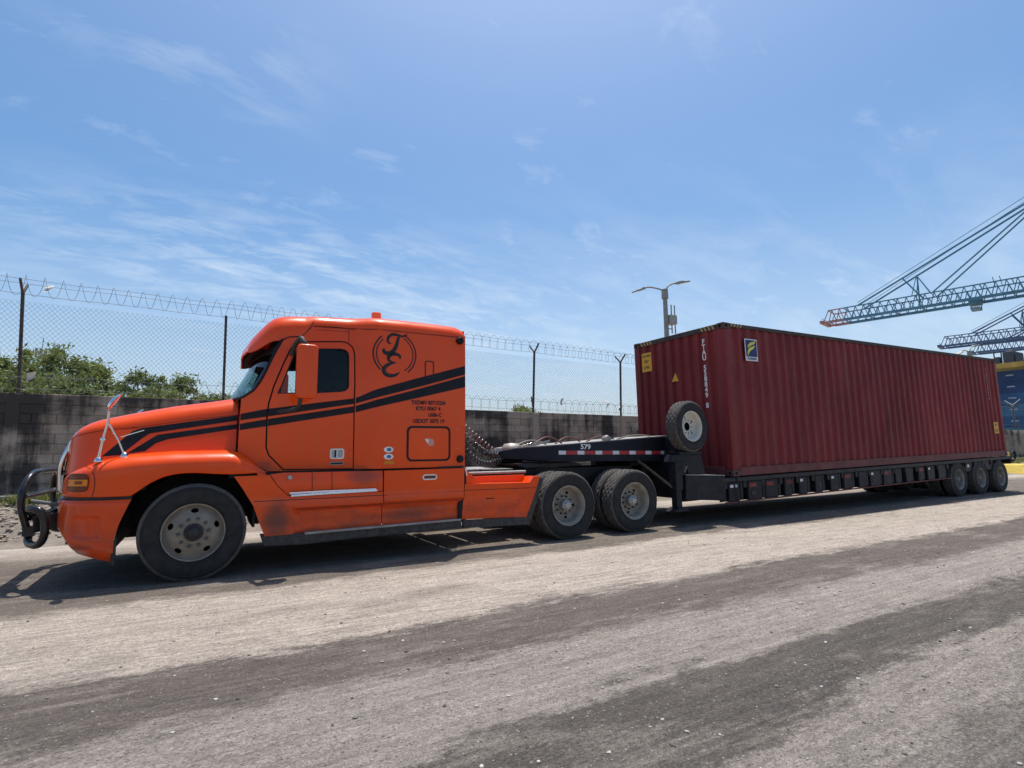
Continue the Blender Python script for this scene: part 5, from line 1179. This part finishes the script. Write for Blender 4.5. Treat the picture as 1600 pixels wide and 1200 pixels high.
# visor edge on the side panel and its screws
ribbon(cr([(.80, 2.675), (.875, 2.716), (1.006, 2.735), (1.05, 2.77), (1.093, 2.825), (1.135, 2.90), (1.15, 2.93)], 5), .008, lambda x, z: Fcab(max(x, .75), 2.85)-.004, BLKP, 'visor_seam', roof, .002)
for x, z in ((.823, 2.762), (.91, 2.850), (1.04, 2.900)): MB().lathe([(0, -.010), (.011, -.006), (.012, .012)], 10, (x, Fcab(.8, 2.85)+.002+(.05 if z > 2.88 else .014), z)).build('clearance_light', M('pale_lens', (.8, .75, .68), .3), roof, smooth=50)
vu = []
for x in (.40, .46, .52, .58, .64, .72, .80):
    ya = Fcab(.75, 2.85)+.30*max(0, (.80-x)/.42)**1.8+.012; xx = .80-(.80-x)*.86+.012; vu.append([(xx+.02-.03*max(0, (.80-x)/.42)*sm((y-ya)/(YC-ya)), y, zlow(x)+.012) for y in np.linspace(ya, YC, 8)]); vu[-1] = full(vu[-1])
T('visor_underside', MB().grid(vu), SEAL, thick=.006)
T('visor_red_glow', MB().hexa([(.58, .42, 2.575), (.68, .36, 2.615), (.58, .60, 2.575), (.68, .60, 2.615), (.58, .42, 2.60), (.68, .36, 2.64), (.58, .60, 2.60), (.68, .60, 2.64)]), M('visor_glow_red', (.55, .02, .015), .25))  # red light caught on the visor underside, put in as a coloured block
# rear wall
T('sleeper_rear_wall', MB().hexa([(3.135, .11, 1.115), (3.15, .11, 1.115), (3.135, FAR(.11), 1.115), (3.15, FAR(.11), 1.115), (3.14, .15, 3.0), (3.155, .15, 3.0), (3.14, FAR(.15), 3.0), (3.155, FAR(.15), 3.0)]), ORANGE)
# cowl and firewall, windshield
T('cowl', MB().grid([[(.36, y, 1.95+.05*math.sin(PI*(y-.3)/1.9)) for y in np.linspace(.34, FAR(.34), 10)], [(.50, y, 1.985+.03*math.sin(PI*(y-.3)/1.9)) for y in np.linspace(.27, FAR(.27), 10)]]), BLACK, thick=.01)
T('firewall', MB().box(.47, .50, .30, FAR(.30), 1.05, 1.97), SEAL)
wb = [(.392, 1.952), (.497, 2.02), (.591, 2.17), (.732, 2.535), (.80, 2.66)]
rows = []
for t in np.linspace(0, 1, 9):
    z = 1.955+t*.72; xe = lerp([p[1] for p in wb], [p[0] for p in wb])(z); xm = .275+t*(.64-.275); row = []
    for q in np.linspace(0, 1, 9):
        y = Fcab(max(xe, .40), z)+.004+(YC-Fcab(max(xe, .40), z)-.004)*q; k = 1-(1-q)**2.4; row.append((xe+(xm-xe)*k, y, z))
    rows.append(full(row))
ws = T('windshield', MB().grid(rows), WSGL, smooth=60)
MB().grid([[(x-.006, y, z) for x, y, z in r] for r in rows[6:]]).build('windshield_shade', SEAL, ws, smooth=60)
MB().tube([(x, y-.004 if y < YC else y+.004, z) for x, y, z in [r[0] for r in rows]], .016, 6).build('windshield_seal', SEAL, ws, smooth=60); MB().tube([r[-1] for r in rows], .016, 6).build('windshield_seal', SEAL, ws, smooth=60)
MB().tube(rows[0], .016, 6).build('windshield_seal', SEAL, ws, smooth=60)
# ----- interior
INT = M('cab_interior', (0.015, 0.014, 0.014), .8, spec=.1); SEAT = M('seat_fabric', (0.012, 0.012, 0.014), .9, spec=.1)
TP('door_lining', grow(door_o, -.03), lambda x, z: Fcab(x, z)+.034, INT, holes=[grow(win_o, .012)], step=.12, thick=.004)
TP('cab_lining', [(.60, 1.13), (3.10, 1.13), (3.12, 2.86), (1.2, 2.84), (.90, 2.68), (.82, 2.62), (.62, 2.17), (.52, 2.0), (.50, 1.4)], lambda x, z: Fcab(x, z)+.040, INT, holes=[grow(door_o, -.035)], step=.12, thick=.004)
T('dashboard', MB().prism([(.50, 1.25), (.50, 1.93), (.62, 1.96), (.80, 1.86), (.86, 1.70), (.86, 1.30)], .30, FAR(.30)), INT, bevel=.02)
T('sleeper_bulkhead', MB().box(1.74, 1.78, .30, FAR(.30), 1.10, 2.86), INT); T('headliner', MB().box(.85, 3.1, .32, FAR(.32), 2.84, 2.86), INT)
T('door_trim', MB().box(.72, 1.70, .255, .275, 1.12, 1.98), INT, both=True)
for yy in (.42, 1.55):
    st_ = T('seat', MB().box(1.12, 1.62, yy, yy+.5, 1.42, 1.58), SEAT, bevel=.05); MB().hexa([(1.52, yy, 1.55), (1.66, yy, 1.55), (1.52, yy+.5, 1.55), (1.66, yy+.5, 1.55), (1.60, yy+.06, 2.36), (1.70, yy+.06, 2.36), (1.60, yy+.44, 2.36), (1.70, yy+.44, 2.36)]).build('backrest', SEAT, st_, bevel=.04)
T('steering_wheel', MB().lathe([(.20+.013*math.cos(a), .013*math.sin(a)) for a in np.linspace(0, 2*PI, 8, endpoint=False)], 28, (.98, .62, 1.90), 'z', closed=True), SEAL, smooth=60)
T('rear_view_pendant', MB().tube([(.86, 1.1, 2.62), (.87, 1.1, 2.35), (.88, 1.1, 2.25)], .006, 5), SEAL)
T('sun_visor', MB().box(.78, .80, .45, 1.05, 2.42, 2.62), INT); T('sun_visor', MB().box(.78, .80, 1.45, 2.05, 2.42, 2.62), INT)
T('curtain', MB().grid([[(1.30+.02*math.sin(k*2.2)+.36*k/14, FAR(.30)+.012*math.sin(k*2.6), z) for k in range(15)] for z in (1.9, 2.72)]), SEAT, thick=.006)
T('paper_sheet', MB().grid([[(.455+.0*y, y, 2.12), (.55, y, 2.38)] for y in (.40, .62)]), M('pale_paper', (.6, .72, .7), .7))
# ----- side skirts
zl1, zl2 = .776, .674
def Fsk(x, z):
    y = .052
    if z < zl1: y -= .008*sm((zl1-z)/.010)
    if x > .93: y += .075*sm((zl2-z)/.030)*sm((x-.95)/.10)
    if x < .95 and z > .83:   # tuck in above the slanted shoulder behind the wheel arch
        y += .0
    return y
def Fsk_up(x, z): return .080
def sk(name, outline, F=Fsk, **k): return TP(name, outline, F, step=.05, **k)
front = sk('side_skirt', [(.684, .40), (.632, .529), (.558, .735), (.448, .921), (.352, 1.066), (.704, 1.074), (.796, .943), (.915, .828), (2.012, .828), (2.018, .410), (1.12, .395), (1.04, .40)])
upper = sk('skirt_upper_panel', [(.712, 1.078), (.800, .950), (.918, .834), (2.010, .834), (2.012, 1.085), (.86, 1.092)], lambda x, z: .068+.10*sm((z-.95)/.16)*.2)
tank = sk('side_skirt', [(2.026, .410), (3.082, .408), (3.112, .80), (3.118, 1.092), (2.020, 1.085)])
for p_, x0, x1 in ((front, .56, 2.012), (tank, 2.03, 3.10)):
    ribbon([(x0, .784), ((x0+x1)/2, .784), (x1, .786)], .008, Fsk, BLKP, 'ledge_shade_line', p_)  # shade in the ledge creases, drawn as dark ribbons
    ribbon([(max(x0, 1.0), .676), ((x0+x1)/2, .676), (x1, .678)], .006, Fsk, BLKP, 'ledge_shade_line', p_)
for x in (1.170, 1.394): ribbon([(x, 1.085), (x+.002, .95), (x+.004, .87)], .007, lambda x, z: .066+.10*sm((z-.95)/.16)*.2, BLKP, 'panel_seam', upper)
MB().tube([(.925, .045, .857), (1.3, .043, .862), (1.917, .043, .862)], .013, 8).build('trim_strip', CHROME, front, smooth=60); MB().tube([(.940, .038, .828), (1.3, .036, .836), (1.93, .036, .846)], .015, 8).build('trim_strip', CHROME, front, smooth=60)
MB().lathe([(0, -.02), (.022, -.018), (.030, 0), (.030, .03)], 14, (.923, .062, 1.036)).build('fuel_lock', HUBM, upper, smooth=50)
ov = rrect(2.525, 2.725, .952, 1.024, .035); panel('step_recess_ring', ov, lambda x, z: Fsk(x, z)-.004, M('pale_ring', (.72, .66, .58), .5), tank, holes=[rrect(2.542, 2.708, .969, 1.007, .018)], thick=.006, step=.04)
panel('step_recess', rrect(2.540, 2.710, .967, 1.009, .02), lambda x, z: Fsk(x, z)-.001, M('recess_brown', (.16, .045, .03), .6), tank, thick=.004, step=.05)
# sill with step edge
for both_y in (0, 1):
    f = (lambda y: y) if both_y == 0 else FAR
    s1 = MB().prism([(.64, .42), (.686, .288), (1.11, .272), (1.72, .290), (3.085, .312), (3.075, .412), (2.02, .414), (1.12, .398), (.98, .402)], *sorted((f(.056), f(.16)))).build('sill', PLAST, trk, bevel=.012)
    MB().hexa([(x, y, z+h) for h in (-.012, .012) for y in sorted((f(.034), f(.12))) for x, z in ((1.105, .396), (3.07, .416))]).build('step_edge', DECK, s1, bevel=.006, seg=1)
    # rear fairing
fo = [(3.127, .865), (4.150, .850), (4.215, .930), (4.317, .927), (4.240, .72), (4.088, .380), (3.096, .412)]
def Ff(x, z):
    y = .052
    inx = sm(min((4.02-.28*max(0, (.655-z))-x)/.02, 1)); y += .030*sm((.672-z)/.012)*inx
    return y
fair = sk('rear_fairing', fo, Ff)
ribbon([(3.12, .795), (4.26, .785)], .006, Ff, BLKP, 'panel_seam', fair); panel('fairing_slot', rrect(3.445, 3.577, .645, .676, .008), lambda x, z: Ff(x, z)-.002, HOLE, fair, thick=.002, step=.06)
TP('rear_flap', [(4.317, .927), (4.395, .917), (4.30, .66), (4.145, .272), (3.112, .300), (3.10, .405), (3.92, .382), (4.088, .374), (4.245, .72)], lambda x, z: .058, PLAST, thick=.05, step=.08)
for q in (0, 1):
    f = (lambda y: y) if q == 0 else FAR
    MB().hexa([(x, y, z+h) for h in (0, .012) for y in sorted((f(.045), f(.30))) for x, z in ((3.13, .866), (4.15, .851))]).build('fairing_ledge', ORANGE, fair, bevel=.004)
    MB().box(3.30, 4.20, *sorted((f(.285), f(.31))), .86, .965).build('fairing_inner_rail', ORANGE, fair, bevel=.008)
    MB().hexa([(4.15, f(.05), .85), (4.215, f(.05), .93), (4.15, f(.30), .85), (4.215, f(.30), .93), (4.15, f(.05), .862), (4.215, f(.05), .944), (4.15, f(.30), .862), (4.215, f(.30), .944)]).build('fairing_ramp', ORANGE, fair)
    MB().box(4.215, 4.33, *sorted((f(.05), f(.31))), .928, .944).build('fairing_cap', ORANGE, fair)
    MB().prism([(3.135, 1.07), (3.16, 1.07), (3.385, .878), (3.135, .878)], *sorted((f(.09), f(.12)))).build('fairing_fillet', ORANGE, fair, bevel=.006)
MB().box(3.05, 3.16, .085, .12, .38, 1.10).build('skirt_gap_seal', SEAL, trk); MB().tube([(3.125, .045, 1.09), (3.14, .040, 1.03), (3.15, .045, .99)], .009, 6).build('latch', CHROME, trk)
MB().beam((2.75, .085, 1.108), (3.12, .085, 1.112), .02, .02).build('hinge_strip', BLACK, trk)
# ----- sleeper details
bd = rrect(2.318, 2.926, 1.192, 1.650, .07); bgd = panel('baggage_door', rrect(2.345, 2.899, 1.219, 1.623, .05), lambda x, z: Fcab(x, z)-.004, ORANGE, trk, thick=.01, step=.08)
panel('baggage_seal', bd, lambda x, z: Fcab(x, z)-.007, SEAL, bgd, holes=[rrect(2.342, 2.902, 1.216, 1.626, .052)], thick=.01, step=.06)
panel('faded_sticker', [(2.565, 1.49), (2.66, 1.487), (2.69, 1.46), (2.688, 1.39), (2.62, 1.392)], lambda x, z: Fcab(x, z)-.0055, M('sticker_pink', (.62, .30, .25), .5), bgd, thick=.001)
panel('faded_sticker', [(2.562, 1.485), (2.625, 1.475), (2.60, 1.42)], lambda x, z: Fcab(x, z)-.0065, WHITE, bgd, thick=.001)
vt = rrect(2.560, 2.688, 2.293, 2.528, .028); panel('vent_outline', vt, lambda x, z: Fcab(x, z)-.006, BLKP, trk, holes=[rrect(2.572, 2.676, 2.305, 2.516, .02)], thick=.006, step=.06)
for z in (2.845, 1.213): MB().lathe([(0, -.045), (.04, -.04), (.052, -.015), (.052, .02)], 14, (3.068, .095, z)).build('rubber_bumper', SEAL, trk, smooth=40)
for z in (1.87, 1.62, 1.36): MB().lathe([(0, -.004), (.008, -.003), (.009, .003)], 8, (3.03, .088, z)).build('rivet', HUBM, trk)
MB().box(2.93, 3.06, .128, .14, 2.928, 2.946).build('roof_plate', M('pale_lens', (.8, .75, .68), .3), trk)
for z, sc in ((1.347, 1), (1.259, 1)):
    o = panel('oval_sticker', circ(2.083, z, .037, 20, .062), lambda x, z: Fcab(x, z)-.0025, WHITE, trk, thick=.002, step=.05)
    panel('sticker_mark', circ(2.088, z, .022, 10, .030), lambda x, z: Fcab(x, z)-.0040, M('sticker_blue', (.08, .15, .28), .5), o, thick=.001, step=.05)
panel('yellow_sticker', rrect(2.03, 2.15, 1.165, 1.205, .004), lambda x, z: Fcab(x, z)-.0025, M('sticker_ochre', (.55, .20, .01), .5), trk, thick=.001)
for tx, zc, x0, x1 in (('TXDMV 00715234', 1.958, 2.372, 2.853), ('KYU 0067 4', 1.880, 2.438, 2.780), ('1686-C', 1.799, 2.608, 2.794), ('USDOT 3072 19', 1.715, 2.397, 2.836)):
    o = text_mesh('lettering', tx, .072, Matrix.Identity(4), BLKP, None, fat=.0022); w_ = max(v.co.x for v in o.data.vertices)-min(v.co.x for v in o.data.vertices); k = (x1-x0)/w_
    o.data.transform(face_near((x0+x1)/2, Fcab(2.6, zc)-.003, zc) @ Matrix.Rotation(rad(0.6), 4, 'Z') @ Matrix.Diagonal((k, 1, 1, 1))); par(o, trk)
# emblem: double ring broken by two script capitals
EMB = sub_empty('emblem', trk, (2.148, .09, 2.58)); OFF[EMB.name] = Vector((2.148, .09, 2.58))
ccx, ccz, rx, rz_ = 2.150, 2.582, .282, .289
for k, wd, segs in ((1.0, .017, ((-52, 62), (128, 228))), (.86, .013, ((-58, 60), (130, 232)))):
    for a0, a1 in segs: ribbon([(ccx+rx*k*math.cos(rad(a)), ccz+rz_*k*math.sin(rad(a))) for a in np.linspace(a0, a1, 30)], wd, Fcab, BLKP, 'emblem_ring', EMB)
hair = M('emblem_outline', (.55, .12, .05), .4)
def fat(w0, w1): return lambda t: w0+(w1-w0)*math.sin(PI*min(1, max(0, t)))**.8
ribbon(cr([(2.095, 2.715), (2.055, 2.738), (2.062, 2.800), (2.120, 2.842), (2.190, 2.836), (2.245, 2.828), (2.318, 2.862)], 7), fat(.012, .040), Fcab, BLKP, 'letter_stroke', EMB)
ribbon(cr([(2.205, 2.842), (2.188, 2.775), (2.165, 2.690), (2.130, 2.625), (2.080, 2.588), (2.030, 2.588), (1.996, 2.615), (2.008, 2.645)], 7), fat(.020, .058), Fcab, BLKP, 'letter_stroke', EMB, .0042)
ribbon(cr([(2.212, 2.522), (2.215, 2.560), (2.160, 2.583), (2.095, 2.570), (2.062, 2.528), (2.080, 2.485), (2.150, 2.468)], 7), fat(.012, .046), Fcab, BLKP, 'letter_stroke', EMB, .0042)
ribbon(cr([(2.160, 2.474), (2.085, 2.450), (2.030, 2.415), (2.005, 2.362), (2.028, 2.315), (2.090, 2.296), (2.155, 2.306), (2.210, 2.345)], 7), fat(.012, .058), Fcab, BLKP, 'letter_stroke', EMB)
for pts in ([(2.222, 2.835), (2.205, 2.770), (2.185, 2.690), (2.150, 2.615)], [(2.035, 2.412), (2.020, 2.362), (2.045, 2.325), (2.095, 2.308)], [(2.080, 2.80), (2.13, 2.825), (2.2, 2.82)]): ribbon(cr(pts, 6), .0035, Fcab, hair, 'letter_outline', EMB, .0055)  # thin printed outline along the letter strokes
# ----- door furniture
hd = panel('door_handle', rrect(1.385, 1.555, 1.238, 1.365, .026), lambda x, z: Fcab(x, z)-.012, M('handle_pale', (.72, .66, .60), .4), door, holes=[rrect(1.403, 1.537, 1.256, 1.347, .014)], thick=.016, step=.05)
for x0, x1, m_ in ((1.404, 1.440, HUBM), (1.441, 1.462, SEAL), (1.463, 1.478, WHTR), (1.479, 1.536, HUBM)): MB().box(x0, x1, .194, .20, 1.257, 1.346).build('handle_insert', m_, hd)
MB().box(1.388, 1.555, .190, .202, 1.166, 1.204).build('maker_plate', HUBM, door, bevel=.004); MB().box(1.397, 1.545, .187, .191, 1.174, 1.196).build('plate_face', BLKP, door)
# ----- mirrors
mir = T('side_mirror', MB().prism(rrect(.930, 1.162, 1.943, 2.578, .05, 6), -.115, .015), ORANGE, both=True, bevel=.028, seg=4, smooth=50)
MB().box(.948, 1.144, .0155, .019, 1.965, 2.555).build('mirror_glass', CHROME, mir)
T('mirror_arm', MB().tube(cr([(.905, .22, 2.50), (.93, .10, 2.60), (.975, .0, 2.655), (1.00, -.05, 2.60), (1.02, -.05, 2.55)], 5), [.030]*10+[.036]*11, 8), PLAST, smooth=50, both=True)
T('mirror_arm', MB().tube(cr([(.78, .21, 1.80), (.88, .10, 1.805), (.965, .0, 1.84), (.985, -.045, 1.90), (.99, -.05, 1.98)], 5), .024, 8), PLAST, smooth=50, both=True)
CHM = CHROME
for q in (0, 1):
    f = (lambda y: y) if q == 0 else FAR
    a0 = (-.872, f(.185), 1.268); a1 = (-.664, f(.215), 1.312); j0 = (-.845, f(.155), 1.47); j1 = (-.815, f(.14), 1.632); hd_ = (-.812, f(.13), 1.76)
    fmn = MB().tube([a0, j0, j1, hd_], [.016, .011, .012, .011], 8).build('fender_mirror', CHM, trk, smooth=60)
    MB().tube([a1, (-.72, f(.19), 1.46), (-.80, f(.145), 1.62)], .010, 8).build('strut', CHM, fmn, smooth=60)
    for p_ in (a0, a1): MB().lathe([(.0, .03), (.022, .025), (.034, .0), (.036, -.02)], 12, p_, 'z').build('foot', CHM, fmn, smooth=60)
    MB().lathe([(0, -.02), (.022, -.015), (.022, .015), (0, .02)], 10, j0).build('clamp', CHM, fmn, smooth=60)
    # convex head, seen nearly edge-on
    hm = MB(); n_ = Vector((.50, 0, -.30)).normalized(); u_ = Vector((.56, 0, .83)).normalized(); c_ = Vector((-.770, f(.10), 1.855)); w_ = Vector((0, 1, 0)); n_ = u_.cross(w_).normalized(); rr_ = []
    for rr, hh in ((0, -.030), (.05, -.024), (.085, -.008), (.095, .006), (.090, .012), (.0, .014)):
        rr_.append([c_+(u_*math.cos(t)*1.08+w_*math.sin(t))*rr+n_*hh*(-1) for t in np.linspace(0, 2*PI, 25)])
    hm.grid(rr_).build('mirror_head', CHM, fmn, smooth=60)
# ----- roof beacon
bc = MB().lathe([(0, .152), (.056, .150), (.070, .138), (.072, .0)], 20, (2.11, .90, 3.165), 'z').build('beacon', M('beacon_amber', (.85, .16, .02), .25, 0, .1, 10, coat=.6), trk, smooth=40)
MB().lathe([(.078, .02), (.082, -.08)], 20, (2.11, .90, 3.165), 'z').build('beacon_base', BLACK, bc)
# ----- bull bar
BB = M('bull_bar_black', (.012, .012, .014), .28, 0, .25, 8, coat=.3, dust=.12, dcol=(.12, .11, .10))
bb = T('bull_bar', MB().tube(cr([(-1.47, .62, .60), (-1.515, .58, .80), (-1.52, .59, .95), (-1.50, .68, 1.08), (-1.48, .80, 1.135), (-1.475, 1.0, 1.145), (-1.475, FAR(1.0), 1.145), (-1.48, FAR(.80), 1.135), (-1.50, FAR(.68), 1.08), (-1.52, FAR(.59), .95), (-1.515, FAR(.58), .80), (-1.47, FAR(.62), .60)], 6), .033, 10), BB, smooth=60)
MB().tube([(-1.505, .62, .905), (-1.49, YC, .905), (-1.505, FAR(.62), .905)], .026, 10).build('cross_tube', M('bull_bar_lit', (.16, .16, .16), .4, .5), bb, smooth=60)  # lit grey of the mid tube is put into its colour
MB().tube([(-1.49, .66, .66), (-1.48, YC, .66), (-1.49, FAR(.66), .66)], .030, 10).build('cross_tube', BB, bb, smooth=60)
for q in (0, 1):
    f = (lambda y: y) if q == 0 else FAR
    MB().tube(cr([(-1.43, f(.78), .66), (-1.45, f(.62), .75), (-1.42, f(.46), .79), (-1.34, f(.38), .78), (-1.29, f(.38), .70), (-1.28, f(.40), .55), (-1.31, f(.44), .46), (-1.37, f(.52), .425), (-1.45, f(.66), .44), (-1.475, f(.78), .50), (-1.46, f(.9), .56)], 6), .036, 10).build('bumper_loop', BB, bb, smooth=60)
    MB().beam((-1.42, f(.62), .62), (-1.10, f(.72), .66), .05, .16).build('mount_plate', BB, bb); MB().lathe([(0, -.012), (.012, -.01), (.012, .01)], 6, (-1.43, f(.56), .66)).build('bolt', HUBM, bb)
    MB().beam((-1.46, f(.70), .60), (-1.46, f(.70), .50), .06, .10).build('lower_plate', BB, bb)
    MB().tube([(-1.45, f(.60), .86), (-1.20, f(.66), .80)], .018, 8).build('stay', GALV, bb)
# ----- coiled air hoses behind the sleeper
def coilhose(a, b, sag, R, turns, r, m_, name='air_hose'):
    a = Vector(a); b = Vector(b); pts = []; n = turns*12; 
    for i in range(n+1):
        t = i/n; c = a.lerp(b, t)-Vector((0, 0, sag*math.sin(PI*t))); d = ((b-a)-Vector((0, 0, sag*PI*math.cos(PI*t)))).normalized(); u = d.cross(Vector((0, 1, 0))).normalized(); w = Vector((0, 1, 0)); e = 2*PI*turns*t; k = min(1, t*10, (1-t)*10)
        pts.append(c+(u*math.cos(e)+w*math.sin(e))*R*k)
    return MB().tube(pts, r, 6).build(name, m_, trk, smooth=70)
HB = M('coil_black', (.02, .02, .022), .25, 0, .2, 10, coat=.4); HR = M('coil_red_brown', (.16, .07, .06), .25, 0, .2, 10, coat=.4)
coilhose((3.20, .72, 1.86), (4.16, .98, 1.22), .02, .055, 15, .009, HR); coilhose((3.19, .62, 1.80), (4.18, 1.0, 1.21), .13, .050, 16, .009, HB); coilhose((3.18, .55, 1.58), (4.2, .95, 1.20), .24, .045, 17, .009, HB)
for pts in ([(3.16, .5, 1.95), (3.22, .5, 2.02), (3.26, .52, 1.92), (3.24, .55, 1.70), (3.20, .55, 1.5)], [(3.16, .6, 1.75), (3.20, .6, 1.85), (3.25, .58, 1.75), (3.22, .55, 1.55), (3.20, .6, 1.40), (3.17, .6, 1.30)], [(3.17, .42, 1.58), (3.24, .42, 1.45), (3.27, .45, 1.36), (3.20, .5, 1.26)], [(4.16, .98, 1.22), (4.4, .92, 1.36), (4.7, .85, 1.44)]): MB().tube(cr(pts, 6), .010, 6).build('air_hose', HB, trk, smooth=70)
MB().beam((3.22, .50, 1.75), (3.22, .50, 2.25), .012).build('hose_spring', GALV, trk)
